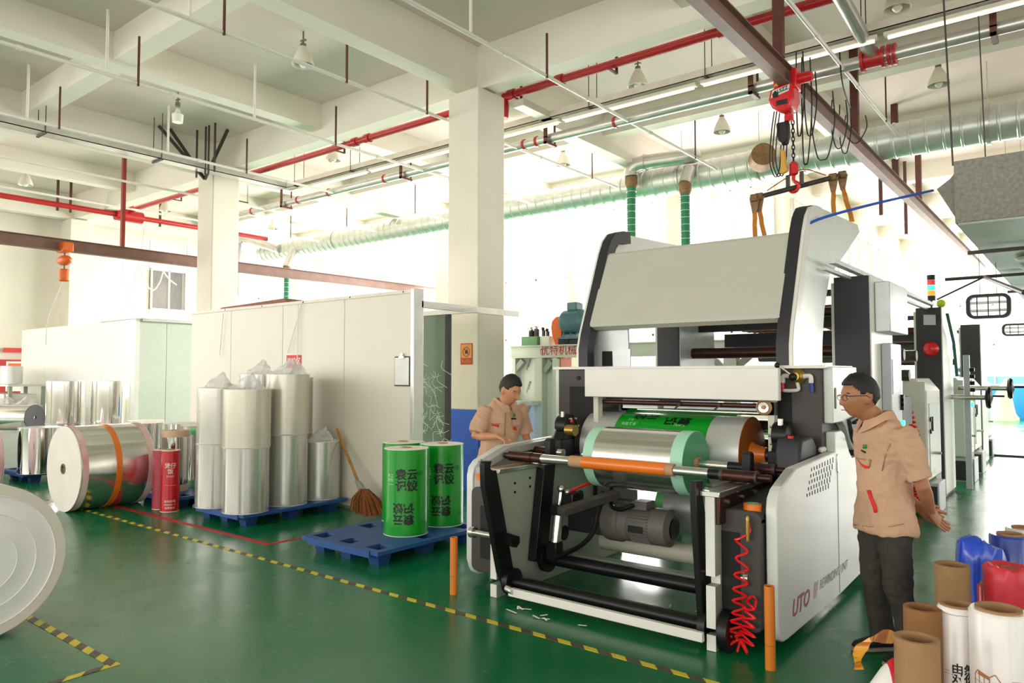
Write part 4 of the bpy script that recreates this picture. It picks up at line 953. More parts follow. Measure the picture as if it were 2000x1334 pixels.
def roll_text(s, x, ang, size, m, sx=1., bold=0., flip=True):
    b = text_mb(s, size, sx, bold); r = BR + .003
    vs = []
    for v in b.v:
        u, w = (-v.x, -v.y) if flip else (v.x, v.y)
        a = ang + w / r; vs.append(Vector((x + u, BY - math.cos(a) * r, BZ + math.sin(a) * r)))
    b.v = vs; o = bpy.data.objects.new('lettering', b.mesh('lettering', m, 0, Vector(t.location), fix=False)); COL.objects.link(o); o.parent = t
roll_text('袁记', g0 + .57, 1.02, .12, M_ink, bold=.004); roll_text('云饺', g0 + .26, 1.22, .12, M_ink, bold=.004)
roll_text('YUAN JI', g0 + .6, .82, .03, M_wink); roll_text('手工现包', g0 + .13, .8, .036, M_wink); roll_text('手工', g0 + .13, .98, .03, M_wink)
roll_text('|', g0 + .235, .8, .05, M_ink)
web = MB(); web.add([(g0 - .1, BY + .1, BZ + BR - .015), (g1 + .1, BY + .1, BZ + BR - .015), (g1 + .1, 6.2, 1.436), (g0 - .1, 6.2, 1.436)], [(0, 1, 2, 3)])
o = web.build('film_web', M_print, t, smooth=0); so = o.modifiers.new('s', 'SOLIDIFY'); so.thickness = .002
# lower roll under the shafts
t = thing('film_roll', (-2.3, 6.05, .52), 'silver roll with a light green edge under the machine beside the motor', 'film roll')
k_ = lambda px: xy(px, 6.05); Ml = Matrix.Translation((0, 6.05, .52)) @ Matrix.Rotation(PI / 2, 4, 'Y')
MB().lathe([(.22, k_(1313)), (.22, -1.98)], 48, Ml).build('silver_film', M_foil2, t)
MB().lathe([(.05, k_(1297)), (.222, k_(1297)), (.222, k_(1313)), (.05, k_(1313))], 48, Ml, closed=True).build('edge_band', mat('light green film edge', '#7fd07f', .45), t)
MB().cyl((-3.6, 6.05, .52), (-1.94, 6.05, .52), .035, n=14).build('roll_shaft', M_steel, t)

# ================================================================== printing line behind
M_pgrn = mat('pale green machine enamel', '#cdd6c6', .42, var=.03, scale=2)
M_cool = mat('cool grey panel', '#b7bfc4', .4, var=.03)
M_rhose = mat('red brown ribbed hose', '#a4402c', .5, var=.1, scale=18)
M_teal = mat('teal motor enamel', '#4f7a80', .42, var=.08, scale=6)
M_scr = mat('bright panel film', '#dfe6ea', .3)
def unit(y0, y1, lab, first):
    t = thing('printing_unit', (-2.7, y0, 0), lab, 'machine', 'printing units in line')
    for xa, xb in ((-3.82, -3.56), (-1.93, -1.62)):
        p = MB().box(xa, xb, y0, y1, 0, 2.65).build('side_frame', M_char, t, bev=.006)
        MB().box(xb, xb + .012, y0 + .02, y1, .05, 2.65).build('frame_skin', M_zinc if xa < -3 else M_white, p, smooth=0)
        MB().box(xa - .03, xa, y0 + .02, y1, .05, 2.6).build('inner_skin', M_pgrn, p, smooth=0)
    for z, r in ((1.95, .06), (1.15, .08), (.75, .08), (2.35, .05)): MB().cyl((-3.56, y0 + .35, z), (-1.93, y0 + .35, z), r, n=16).build('roller', M_bsteel if z > 1.9 else M_steel, t)
    MB().box(-3.56, -1.93, y0 + .5, y0 + .62, 2.2, 2.36).build('cross_beam', M_char, t, smooth=0)
    MB().box(-3.56, -1.93, y0 + .2, y0 + .28, 2.5, 2.56).build('cross_beam', M_char, t, smooth=0)
    MB().box(-3.56, -1.93, y0 + .6, y0 + .7, .9, 1.0).build('cross_beam', M_pgrn, t, smooth=0)
    return t
ua = unit(7.45, 8.4, 'tall charcoal printing unit with a silver box next to the rewinding machine', True)
b = MB().box(-1.605, -1.47, 7.62, 8.45, 2.12, 2.6).build('silver_box', M_zinc, ua, bev=.008)
b = MB().box(-1.605, -1.52, 7.85, 8.35, .5, 2.02).build('control_column', M_cool, ua, bev=.01)
MB().prism([(7.9, 1.86), (8.25, 1.86), (8.25, 1.66), (8.18, 1.55), (7.9, 1.52)], 'X', -1.52, -1.512).build('display_sheet', M_scr, b, smooth=0)
for z, m in ((1.22, M_lamp_g), (1.05, M_yel), (1.38, M_blk), (1.43, M_blk), (1.48, M_blk)): MB().cyl((-1.52, 8.28, z), (-1.49, 8.28, z), .03, n=12).build('button', m, b)
# print cylinder drum between the units
b = MB(); b.lathe([(.12, -.12), (.2, -.1), (.2, .06), (.16, .1), (.08, .12)], 20, Matrix.Translation((-1.85, 9.2, 1.5)) @ Matrix.Rotation(PI / 2, 4, 'Y')); b.build('drive_drum', mat('ivory paint', '#cfcdb8', .5), ua)
MB().box(-2.1, -1.7, 9.35, 9.9, 1.12, 1.45).build('drive_box', M_char, ua, smooth=0)
MB().box(-3.56, -1.75, 8.4, 11.65, .55, .62).build('link_beam', M_pgrn, ua, smooth=0)
MB().box(-1.85, -1.75, 8.4, 11.65, .1, .2).build('link_beam', M_pgrn, ua, smooth=0)
for xx in (-1.72, -3.7):
    MB().box(xx - .03, xx + .03, 6.6, 11.65, 2.67, 2.71).build('top_rail', M_zinc, ua, smooth=0)
    MB().box(xx - .09, xx - .05, 6.6, 11.65, 2.62, 2.65).build('top_rail', M_zinc, ua, smooth=0)
for z, y in ((1.95, 9.8), (1.95, 10.6), (1.7, 10.1)): MB().cyl((-3.5, y, z), (-1.75, y, z), .07, n=16).build('idle_roller', M_dks, ua)
# dark beams and red ribbed hoses over the unit
for (xa, xb, y, z0, z1) in ((-3.5, -1.95, 8.6, 2.02, 2.2), (-3.5, -1.95, 8.9, 2.42, 2.52)): MB().box(xa, xb, y, y + .12, z0, z1).build('cross_beam', M_char, ua, smooth=0)
for k, pl in enumerate((((1382, 628), (1420, 632), (1470, 640), (1525, 640)), ((1490, 622), (1510, 632), (1530, 630)), ((1600, 625), (1620, 632), (1640, 640)))):
    P_ = [PY(x, y, 8.8 + .05 * k) for x, y in pl]
    pts = spline(P_, 10); b = MB(); b.tube(pts, [.062 + (.008 if i % 2 else 0) for i in range(len(pts))], 10); b.build('ribbed_hose', M_rhose, ua)
ub = unit(11.67, 12.6, 'farther charcoal printing unit with red bell and signal tower', False)
MB().prism([(p.x, p.z) for p in (PY(x, y, 11.66) for x, y in ((1804, 615), (1828, 615), (1828, 635), (1804, 635)))], 'Y', 11.64, 11.67).build('inspection_window', M_cool, ub, bev=.004)
q = PY(1817, 681, 11.6)
MB().lathe([(.1, 0), (.1, .02), (.085, .05), (.05, .075), (.01, .085)], 24, frame((q.x, 11.67, q.z), (1, 0, 0), (0, 0, 1))).build('alarm_bell', M_hred, ub)
q = PY(1819, 590, 12.0)
for k, (m, hh) in enumerate(((M_blk, .07), (mat('amber lens', '#f2a91c', .3, emit=.6), .07), (mat('green lens', '#3ff0b4', .3, emit=1.2), .08), (mat('red lens', '#e0303a', .3, emit=.5), .07), (M_blk, .06))):
    z = q.z + .02 + .075 * k; MB().cyl((q.x, 12.0, z), (q.x, 12.0, z + .07), .055, n=16).build('signal_segment', m, ub)
MB().cyl((q.x, 12.0, 2.6), (q.x, 12.0, q.z + .03), .015, n=8).build('signal_stem', M_blk, ub)
MB().sphere((q.x + .12, 12.0, q.z - .03), .06).build('beacon', mat('lime cap', '#b9c71c', .4), ub)
uc = unit(16.2, 17.1, 'farthest printing unit with a curved green door in the bright aisle', False)
dp = [(1853, 612), (1860, 614), (1872, 660), (1878, 735), (1872, 735), (1866, 670)]
MB().prism([(p.y, p.z) for p in (PX(x, y, -1.5) for x, y in dp)], 'X', -1.54, -1.5).build('curved_door', mat('deep green glass', '#2c6a62', .2), uc, smooth=0)

def cabinet(lab):
    t = thing('side_cabinet', (0, 0, 0), lab, 'cabinet', 'white cabinets along the printing line')
    pr = [(-.27, 0), (-.27, 1.06), (-.05, 1.28), (.0, 1.28), (0, 1.28)]
    out = [(-.25, .0), (-.25, 1.26), (-.1, 1.26), (.02, 1.1), (.02, .0)]
    b = MB(); b.prism([(x, z + .4) for x, z in out], 'Y', 0, .98); bd = b.build('body', M_white, t, bev=.012, local=True)
    MB().box(-.25, .0, -.008, 0, .42, 1.62).build('front_cover', M_pgrn, t, local=True, bev=.004)
    MB().box(.02, .03, .1, .88, .5, 1.35).build('door', M_sideg, t, local=True, bev=.004)
    MB().box(.03, .05, .2, .24, 1.0, 1.18).build('door_handle', M_blk, t, local=True)
    for z in (1.15, 1.0): MB().cyl((.03, .12, z), (.045, .12, z), .03, n=12).build('knob', M_blk, t, local=True)
    f = MB().box(-.22, .12, .05, .55, 0, .37).build('foot_box', M_cool, t, local=True, bev=.008)
    MB().box(-.2, .1, .042, .05, .02, .33).build('foot_front', M_char, f, local=True)
    MB().box(-.22, .02, .55, .95, 0, .4).build('plinth', M_ggrey, t, local=True)
    MB().cyl((.03, .3, .72), (.12, .3, .72), .018, n=8).build('lever', M_steel, t, local=True)
    return t
cb0 = cabinet('white chamfered cabinet with a red coiled hose on its front'); cb0.location = (-1.62, 10.3, 0)
cb1 = dup(cb0, (-1.6, 13.6, 0), label='white chamfered cabinet behind the black hand wheels'); 
cb2 = dup(cb0, (-1.75, 18.0, 0), label='white chamfered cabinet farthest along the line, near the blue wall')
cb3 = dup(cb0, (-1.62, 14.9, 0), label='white chamfered cabinet pressed between the hand wheel cabinet and the far one')
# red coils on the first cabinet
for (za, zb, lab, yy, xx) in ((1.32, .72, 'red coiled air hose on the front of the white cabinet', 10.26, -1.79), (.42, .03, 'red coiled air hose piled at the foot of the white cabinet', 10.2, -1.8)):
    pts = []; n_ = 90
    for i in range(n_):
        s = i / n_; a = s * 2 * PI * 11; pts.append((xx + .11 * s + .05 * math.cos(a) * (.6 + .7 * s), yy - .04 + .03 * math.sin(a), za + (zb - za) * s ** .85))
    if zb < .1:
        pts += [(xx + .11 + .05 * i / 20 * 2 + .04 * math.cos(i), yy - .08 + .05 * math.sin(i), .045) for i in range(26)]
    tag(MB().tube(pts, .012, 6).build('coiled_air_hose', M_rh), lab, 'hose')
# hand wheels on the cross shafts
for (y, z, x1, lab) in ((13.2, 1.5, -.95, 'black hand wheel on a long polished shaft beside the printing line'), (12.4, 1.38, -1.15, 'black hand wheel on a flat grey bracket beside the printing line')):
    t = thing('hand_wheel', (x1, y, z), lab, 'hand wheel', 'hand wheels on the line')
    MB().cyl((-1.62, y, z), (x1, y, z), .035, n=14).build('shaft', M_steel, t)
    MB().lathe([(.14, -.03), (.16, 0), (.14, .03), (.1, .02), (.03, .05), (.03, -.05), (.1, -.02)], 22, Matrix.Translation((x1, y, z)) @ Matrix.Rotation(PI / 2, 4, 'Y'), closed=True).build('wheel', M_blk, t)
    MB().cyl((x1 + .02, y + .1, z + .02), (x1 + .18, y + .1, z + .02), .014, n=8).build('crank', M_blk, t)
# small control post with buttons
t = thing('button_post', (-1.4, 12.9, 0), 'slim grey post with a column of black push buttons', 'control post')
MB().box(-1.5, -1.42, 12.8, 12.86, 0, 2.0).build('post', M_cool, t, bev=.006)
for k in range(4): MB().cyl((-1.42, 12.83, 1.78 - .1 * k), (-1.36, 12.83, 1.78 - .1 * k), .03, n=10).build('button', M_blk, t)
MB().cyl((-1.42, 12.83, 1.36), (-1.36, 12.83, 1.36), .04, n=10).build('button', M_yel, t); MB().cyl((-1.42, 12.83, 1.26), (-1.38, 12.83, 1.26), .03, n=10).build('button', M_lamp_g, t)

# ================================================================== pale green gantry with lettering, motor and pump
GY2 = 9.3
ga = thing('gantry_frame', (xy(1250, GY2), GY2, 0), 'pale green gantry beam with red Chinese lettering behind the worker', 'gantry')
ztop = PY(1000, 676, GY2).z; zbot = PY(1000, 700, GY2).z
x0, x1 = xy(998, GY2), xy(1495, GY2)
MB().box(x0, x1, GY2, GY2 + .02, zbot, ztop).build('web', M_pgrn, ga, smooth=0)
for z in (zbot, ztop - .02): MB().box(x0, x1, GY2 - .06, GY2 + .12, z, z + .02).build('flange', M_pgrn, ga, bev=.004)
M_rlet = mat('red lettering', '#c4373c', .5)
q = PY(1091, 687, GY2)
text('优特机械', .17, M_rlet, frame((q.x, GY2 - .004, q.z + .015), (1, 0, 0), (0, 0, 1)), ga, bold=.001)
text('YOUTE MACHINERY', .05, M_rlet, frame((q.x, GY2 - .004, q.z - .1), (1, 0, 0), (0, 0, 1)), ga, sx=1.15)
q = PY(1061, 688, GY2); text('UT', .13, M_rlet, frame((q.x, GY2 - .004, q.z), (1, 0, 0), (0, 0, 1)), ga, sx=.7)
for px0, px1 in ((1047, 1062), (1082, 1090), (1004, 1010), (1375, 1395), (1415, 1440)):
    MB().box(xy(px0, GY2), xy(px1, GY2), GY2 - .05, GY2 + .1, 0, zbot).build('leg', M_pgrn, ga, bev=.004)
for (pa, pb) in (((1004, 728), (1022, 704)), ((1064, 726), (1078, 706)), ((1398, 705), (1412, 720)), ((1468, 692), (1440, 716))):
    MB().bar(PY(*pa, GY2), PY(*pb, GY2), .06, .08).build('brace', M_ggrey, ga, smooth=0)
M_pan = mat('pale machine panel', '#dfe4d6', .5, var=.03)
bp = MB().box(xy(1008, GY2), xy(1082, GY2), GY2 + .1, GY2 + .12, .4, zbot).build('back_panel', M_pan, ga, smooth=0)
for k in range(3):
    for px in (1030, ):
        q = PY(px + 2, 712 + 44 * k, GY2 + .08); text('严禁踩踏', .05, M_dgrey, frame((q.x, GY2 + .095, q.z), (.35, 0, .9), (-.9, 0, .35)), bp)
MB().box(xy(1005, GY2), xy(1060, GY2), GY2 - .3, GY2, PY(1030, 790, GY2).z, PY(1030, 782, GY2).z).build('shelf', M_pgrn, ga, bev=.004)
# geared drive on the gantry
MY = GY2 + .15
dm = thing('belt_drive_motor', (xy(1120, MY), MY, ztop), 'teal ribbed electric motor with an orange belt guard on the gantry', 'motor')
gp = [PY(x, y, MY) for x, y in ((1083, 640), (1085, 628), (1092, 620), (1102, 618), (1103, 640), (1104, 676), (1092, 676), (1085, 655))]
MB().prism([(p.x, p.z) for p in gp], 'Y', MY - .1, MY + .25).build('belt_guard', M_orange, dm, bev=.01)
MB().box(xy(1096, MY), xy(1102, MY), MY - .1, MY + .2, 1.2, zbot).build('lower_guard', M_orange, dm, smooth=0)
a, c = PY(1101, 630, MY), PY(1152, 628, MY); rr = .19
MB().lathe([(.1, a.x), (rr - .02, a.x + .02), (rr, a.x + .05), (rr, c.x - .12), (rr - .015, c.x - .1), (rr - .02, c.x), (.05, c.x + .02)], 28, Matrix.Translation((0, MY, a.z)) @ Matrix.Rotation(PI / 2, 4, 'Y')).build('motor_body', M_teal, dm)
for k in range(11):
    z = a.z - .12 + .024 * k; y = MY - math.sqrt(max(0, rr * rr - (z - a.z) ** 2)); MB().box(a.x + .07, c.x - .14, y - .012, y + .01, z - .004, z + .004).build('cooling_fin', M_teal, dm, smooth=0)
MB().box(a.x + .12, a.x + .3, MY - .1, MY + .1, a.z + rr - .02, a.z + rr + .11).build('terminal_box', M_teal, dm, bev=.02)
MB().box(a.x + .02, c.x - .08, MY - .2, MY + .2, a.z - rr - .08, a.z - rr - .05).build('foot_plate', M_teal, dm, smooth=0)
for dx in (.08, .2, .32): MB().prism([(MY - .18, a.z - rr - .05), (MY + .18, a.z - rr - .05), (MY + .1, a.z - rr + .06), (MY - .1, a.z - rr + .06)], 'X', a.x + dx, a.x + dx + .02).build('foot_rib', M_teal, dm, smooth=0)
MB().box(a.x - .0, c.x - .05, MY - .16, MY + .2, ztop, a.z - rr - .08).build('gear_base', M_char, dm, bev=.01)
MB().cyl((a.x + .16, MY - .17, ztop + .06), (a.x + .16, MY - .16, ztop + .06), .05, n=14).build('sight_glass', M_blk, dm)
hy = thing('hydraulic_pump', (xy(1050, MY), MY, ztop), 'small green hydraulic pump tank with valves on the gantry', 'pump')
a, c = PY(1029, 674, MY), PY(1068, 657, MY)
MB().box(a.x, c.x - .08, MY - .15, MY + .2, ztop, c.z).build('tank', mat('machine green', '#5f9462', .45, var=.06), hy, bev=.01)
MB().box(c.x - .07, c.x + .12, MY - .1, MY + .2, ztop, c.z).build('side_plate', M_pan, hy, bev=.01)
for dx, r, hh in ((.1, .05, .1), (.2, .045, .12), (.34, .03, .1), (.42, .03, .08)):
    MB().cyl((a.x + dx, MY, c.z), (a.x + dx, MY, c.z + hh), r, n=12).build('valve', M_dks if dx > .15 else M_blk, hy); MB().sphere((a.x + dx, MY - .02, c.z + hh + .02), r * .9).build('valve_cap', M_steel if dx < .3 else M_blk, hy)
MB().tube(spline([(a.x + .02, MY, c.z), (a.x + .02, MY, c.z + .14), (a.x + .15, MY, c.z + .16), (a.x + .35, MY, c.z + .15)]), .008, 6).build('pipe', M_steel, hy)
# hall wall behind: tarp by the blue dado, notice boards
M_tarp = mat('pale green tarpaulin', '#b4c498', .8, var=.1, scale=8, bump=.2, bscale=9)
t0 = PZ(1950, 822, 0); rg = []
for k, (s, z) in enumerate(((1.0, 0), (.95, .12), (.75, .3), (.55, .8), (.36, 1.25), (.18, 1.6), (.03, 1.85))):
    rg.append([(t0.x + .25 * z / 1.85 + .6 * s * math.cos(a) * (1 + .08 * math.sin(5 * a + k)), 32.3 + .5 * s * math.sin(a) * (1 + .1 * math.cos(4 * a)), z * .85) for a in [2 * PI * i / 24 for i in range(24)]])
tag(MB().loft(rg).build('draped_tarp', M_tarp, smooth=60), 'pale green tarpaulin draped to a peak against the blue wall', 'tarp')
b = thing('floor_cable_cover', (0, 18.4, 0), 'black cable cover lying across the bright aisle floor', 'cable cover')
MB().prism([(18.25, 0), (18.3, .04), (18.5, .04), (18.55, 0)], 'X', -2.3, 2.5).build('rubber_strip', M_blk, b, smooth=0)
# ================================================================== floor marking tapes
def stripe_mat(name, ca, cb, period, dirx, diry):
    m = mat(name, ca, .45, var=0); nt = m.node_tree; N = nt.nodes; L = nt.links; b = N['Principled BSDF']
    tc = N.new('ShaderNodeTexCoord'); sp = N.new('ShaderNodeSeparateXYZ'); L.new(tc.outputs['Object'], sp.inputs[0])
    def mth(op, a, c):
        n = N.new('ShaderNodeMath'); n.operation = op
        for i, v in enumerate((a, c)):
            if v is None: continue
            if isinstance(v, (int, float)): n.inputs[i].default_value = v
            else: L.new(v, n.inputs[i])
        return n.outputs[0]
    s = mth('ADD', mth('MULTIPLY', sp.outputs[0], dirx), mth('MULTIPLY', sp.outputs[1], diry))
    g = mth('GREATER_THAN', mth('FRACT', mth('MULTIPLY', s, 1 / period), None), .5)
    mx = N.new('ShaderNodeMix'); mx.data_type = 'RGBA'; L.new(g, mx.inputs[0]); mx.inputs[6].default_value = lin(ca); mx.inputs[7].default_value = lin(cb)
    L.new(mx.outputs[2], b.inputs['Base Color']); return m
M_hz1 = stripe_mat('hazard tape along', '#d6c42c', '#4d4336', .2, 1, .9)
M_hz2 = stripe_mat('hazard tape across', '#d6c42c', '#4d4336', .2, .9, 1)
M_rtape = mat('red floor tape', '#c01824', .5, var=.12, scale=10)
def flat(name, x0, x1, y0, y1, m, lab, cat='floor tape', z=.003, grp=None):
    return tag(MB().box(x0, x1, y0, y1, .0005, z).build(name, m, smooth=0), lab, cat, grp)
flat('hazard_tape', -11.2, .6, 3.915, 3.965, M_hz1, 'long yellow and black hazard tape running across the green floor')
flat('hazard_tape', -7.6, -4.55, 1.955, 2.01, M_hz1, 'yellow and black hazard tape under the big white reel')
flat('hazard_tape', -4.6, -4.55, -.5, 1.955, M_hz2, 'yellow and black hazard tape meeting the other strip at a corner')
flat('red_tape', -10.2, -6.52, 4.27, 4.335, M_rtape, 'long red floor tape in front of the wrapped rolls')
flat('red_tape', -6.575, -6.52, 4.335, 5.0, M_rtape, 'short red floor tape leading to the blue pallet')

# ================================================================== partition wall and cabin
M_part = mat('cream sandwich panel', '#e2dccd', .45, var=.015, scale=2)
M_alu = mat('aluminium trim', '#cfcfca', .35, metal=.7)
pt = thing('partition_wall', (-9, 6.15, 0), 'cream panel partition standing behind the wrapped rolls', 'partition')
xs = [-11.54, -10.35, -9.0, -7.63, -6.36]
for a, c in zip(xs, xs[1:]): MB().box(a + .004, c - .004, 6.1, 6.2, .03, 2.7).build('panel', M_part, pt, bev=.004)
MB().box(-11.56, -6.34, 6.08, 6.22, 2.69, 2.73).build('top_trim', mat('ivory trim', '#e6dfd0', .5), pt, smooth=0)
MB().box(-6.36, -6.3, 6.07, 6.23, 0, 2.74).build('end_post', M_alu, pt, bev=.004)
MB().box(-11.54, -6.36, 6.085, 6.215, 0, .035).build('base_channel', M_alu, pt, smooth=0)
for k in range(5): MB().cyl((-6.5 - 1.0 * k, 6.078, 2.71), (-6.5 - 1.0 * k, 6.082, 2.71), .012, n=8).build('screw', M_blk, pt)
MB().box(-6.36, -6.3, 6.2, 8.1, 2.52, 2.6).build('side_rail', M_alu, pt, smooth=0)
t = tag(MB().prism([(-11, 2.73), (-10.9, 2.78), (-9.2, 2.82), (-9.1, 2.73)], 'Y', 6.25, 7.2).build('roof_board', mat('reddish board', '#8c5a48', .7, var=.2), smooth=0), 'reddish brown board lying on top of the cream partition', 'board')
cp = thing('clipboard', (-6.51, 6.08, 1.57), 'white clipboard with paper hanging at the partition edge', 'clipboard')
MB().box(-6.65, -6.38, 6.085, 6.098, 1.57, 1.93).build('board', M_char, cp, smooth=0)
MB().box(-6.64, -6.395, 6.08, 6.085, 1.585, 1.915).build('paper', mat('paper', '#eeece8', .7), cp, smooth=0)
MB().box(-6.56, -6.47, 6.065, 6.085, 1.9, 1.935).build('clip', M_steel, cp, bev=.004); MB().cyl((-6.515, 6.07, 1.95), (-6.515, 6.085, 1.95), .02, n=10).build('ring', M_steel, cp)
po = thing('red_notice', (-8.72, 6.09, 1.82), 'small red notice with white characters on the partition', 'notice')
MB().box(-8.89, -8.55, 6.094, 6.099, 1.8, 1.98).build('sheet', mat('red sheet', '#d8403a', .6), po, smooth=0)
text('待检区', .1, mat('paper', '#eeece8', .7), frame((-8.72, 6.093, 1.89), (1, 0, 0), (0, 0, 1)), po, sx=1.05, bold=.002)
for k, (pa, pb) in enumerate((((436, 612), (429, 695)), ((590, 590), (562, 690)), ((582, 594), (581, 700)))):
    q0, q1 = PY(*pa, 6.07), PY(*pb, 6.07); MB().cyl(q0, q1, .006, n=5).build('tape_strand', M_wpipe, pt)

M_cab = mat('white cabin panel', '#f0f0ea', .3, var=.02, coat=.2); M_cabg = mat('pale green cabin panel', '#d5ddd0', .35, var=.03)
cbn = thing('white_cabin', (-17.3, 7.2, 0), 'white panelled cabin with a pale green side at the left', 'cabin')
xs = [-20.4, -18.9, -17.4, -15.9, -14.4]
for a, c in zip(xs, xs[1:]): MB().box(a + .004, c - .004, 6.5, 6.56, .05, 2.78).build('front_panel', M_cab, cbn, bev=.004)
for a, c in ((6.56, 7.1), (7.1, 7.85), (7.85, 8.1)): MB().box(-14.46, -14.4, a + .004, c - .004, .05, 2.72).build('side_panel', M_cabg, cbn, bev=.004)
MB().box(-16.0, -14.35, 6.45, 6.6, 2.78, 2.83).build('roof_trim', M_cab, cbn, smooth=0); MB().box(-14.5, -14.34, 6.6, 8.1, 2.74, 2.8).build('roof_trim', M_alu, cbn, smooth=0)
MB().box(-20.4, -14.45, 6.56, 8.1, 2.7, 2.74).build('roof', M_cabg, cbn, smooth=0)
MB().box(-14.47, -14.39, 6.49, 6.57, .0, 2.8).build('corner_post', M_cab, cbn, smooth=0)
# strip curtain at the passage
M_film = mat('green tinted curtain', '#5f7a62', .35, var=.12, scale=3, alpha=.82)
sc = thing('plastic_curtain', (-6.9, 7.0, 0), 'dark green plastic curtain with loose white strands beside the column', 'curtain')
MB().box(-7.25, -6.62, 6.98, 6.99, .05, 2.5).build('sheet', M_film, sc, smooth=0)
MB().box(-6.64, -6.58, 6.96, 7.02, 0, 2.56).build('post', M_char, sc, smooth=0); MB().box(-7.3, -6.08, 6.95, 7.03, 2.5, 2.56).build('head_rail', M_alu, sc, smooth=0)
b = MB()
for k in range(60):
    x, z = random.uniform(-7.15, -6.4), random.uniform(.4, 1.9); a = random.uniform(0, 6)
    if x > -6.6 and z > 1.1: x -= .4
    b.tube(spline([(x, 6.94, z), (x + .12 * math.cos(a), 6.9, z + .1 * math.sin(a)), (x + .2 * math.cos(a + .8), 6.93, z + .2 * math.sin(a + .8) - .08)], 4), .0035, 4)
st = b.build('loose_strands', mat('white film strand', '#dfe6dd', .4), sc); st['kind'] = 'stuff'
# no smoking sign on the column
sg = thing('no_fire_sign', (-7.3, 8.148, 1.9), 'red and yellow no fire warning sign on the tall column', 'sign')
a, c = PY(900, 671, 8.148), PY(923, 712, 8.148); cx, cz = (a.x + c.x) / 2, (a.z * .6 + c.z * .4)
MB().box(a.x, c.x, 8.142, 8.148, c.z, a.z).build('plate', mat('sign red', '#c2371f', .5), sg, smooth=0)
MB().box(a.x + .015, c.x - .015, 8.14, 8.142, c.z + .1, a.z - .015).build('field', mat('sign yellow', '#dda045', .5), sg, smooth=0)
MB().lathe([(.06, 0), (.06, .003), (.075, .003), (.075, 0)], 28, frame((cx, 8.139, cz), (1, 0, 0), (0, 0, 1)), closed=True).build('ring', mat('sign red', '#c2371f', .5), sg)
MB().bar((cx - .05, 8.138, cz + .05), (cx + .05, 8.138, cz - .05), .004, .014, up=(0, 1, 0)).build('slash', mat('sign red', '#c2371f', .5), sg, smooth=0)
MB().prism([(cx - .03, cz - .03), (cx + .03, cz - .03), (cx + .035, cz), (cx + .012, cz + .045), (cx - .003, cz + .01), (cx - .02, cz + .03)], 'Y', 8.137, 8.139).build('flame', M_blk, sg, smooth=0)
text('禁止烟火', .05, mat('sign yellow', '#dda045', .5), frame((cx, 8.139, c.z + .05), (1, 0, 0), (0, 0, 1)), sg)

# ================================================================== pallets
M_pal = mat('blue plastic', '#1d4f8f', .5, var=.08, scale=6)
M_pald = mat('blue plastic inside', '#173f74', .6)
def pallet(lx, ly, lab):
    t = thing('plastic_pallet', (0, 0, 0), lab, 'pallet', 'blue plastic pallets')
    gx = [0, .07, .25, lx / 2 - .09, lx / 2 + .09, lx - .25, lx - .07, lx]; gy = [0, .07, .25, ly / 2 - .09, ly / 2 + .09, ly - .25, ly - .07, ly]
    vs = [(x - lx / 2, y - ly / 2, .15) for y in gy for x in gx]; fs = []
    for j in range(7):
        for i in range(7):
            if i in (1, 3, 5) and j in (1, 3, 5): continue
            fs.append((j * 8 + i, j * 8 + i + 1, (j + 1) * 8 + i + 1, (j + 1) * 8 + i))
    o = MB().add(vs, fs).build('deck', M_pal, t, local=True, smooth=0); m = o.modifiers.new('s', 'SOLIDIFY'); m.thickness = .035; m.offset = -1
    foot = None
    for i in (1, 3, 5):
        for j in (1, 3, 5):
            cx, cy = (gx[i] + gx[i + 1]) / 2 - lx / 2, (gy[j] + gy[j + 1]) / 2 - ly / 2
            if foot is None:
                w0, w1 = .088, .062; v = [(s * w, u * w, z) for w, z in ((w0, .148), (w1, 0)) for s, u in ((-1, -1), (1, -1), (1, 1), (-1, 1))]
                foot = MB().add(v, [(0, 1, 5, 4), (1, 2, 6, 5), (2, 3, 7, 6), (3, 0, 4, 7), (4, 5, 6, 7)]).build('foot', M_pald, t, local=True, smooth=0)
                sm = foot.modifiers.new('s', 'SOLIDIFY'); sm.thickness = .006; foot.location = (cx, cy, 0)
            else:
                c = foot.copy(); COL.objects.link(c); c.location = (cx, cy, 0)
    for s in (-1, 1): MB().box(-lx / 2 + .1, lx / 2 - .1, s * ly / 2 - .012, s * ly / 2 + .012, .09, .149).build('edge_rib', M_pal, t, local=True, smooth=0)
    return t
pa = pallet(1.1, 1.45, 'blue plastic pallet carrying the three green rolls'); pa.location = (-5.5, 5.07, 0)
pb = dup(pa, (-7.95, 5.27, 0), label='blue plastic pallet under the clear wrapped rolls')
pc = dup(pa, (-9.65, 5.35, 0), label='blue plastic pallet under the silver rolls with coloured caps')
pd = dup(pa, (-13.6, 5.0, 0), label='blue plastic pallet under the tall mirror silver rolls')
pe = dup(pa, (-14.3, 3.45, 0), label='blue plastic pallet under the lying roll with a black end')

# ================================================================== upright rolls
M_paper = mat('white paper end', '#ece6dc', .75, var=.03)
def upright(x, y, z, r, h, lab, m, grp, top=None, core=True, rz=0., name='film_roll'):
    t = thing(name, (x, y, z), lab, 'film roll', grp, rz)
    MB().lathe([(r, .004), (r, h - .004)], 48).build('film_winding', m, t, local=True)
    MB().lathe([(.045, h - .006), (r + .001, h - .006), (r + .001, h), (.045, h)], 48, closed=True).build('end_face', top or M_paper, t, local=True)
    MB().lathe([(.045, 0), (r + .001, 0), (r + .001, .006), (.045, .006)], 48, closed=True).build('end_face', top or M_paper, t, local=True)
    if core: MB().lathe([(.055, h - .05), (.055, h + .008), (.042, h + .008), (.042, h - .05)], 24, closed=True).build('core_end', M_kraft, t, local=True)
    return t
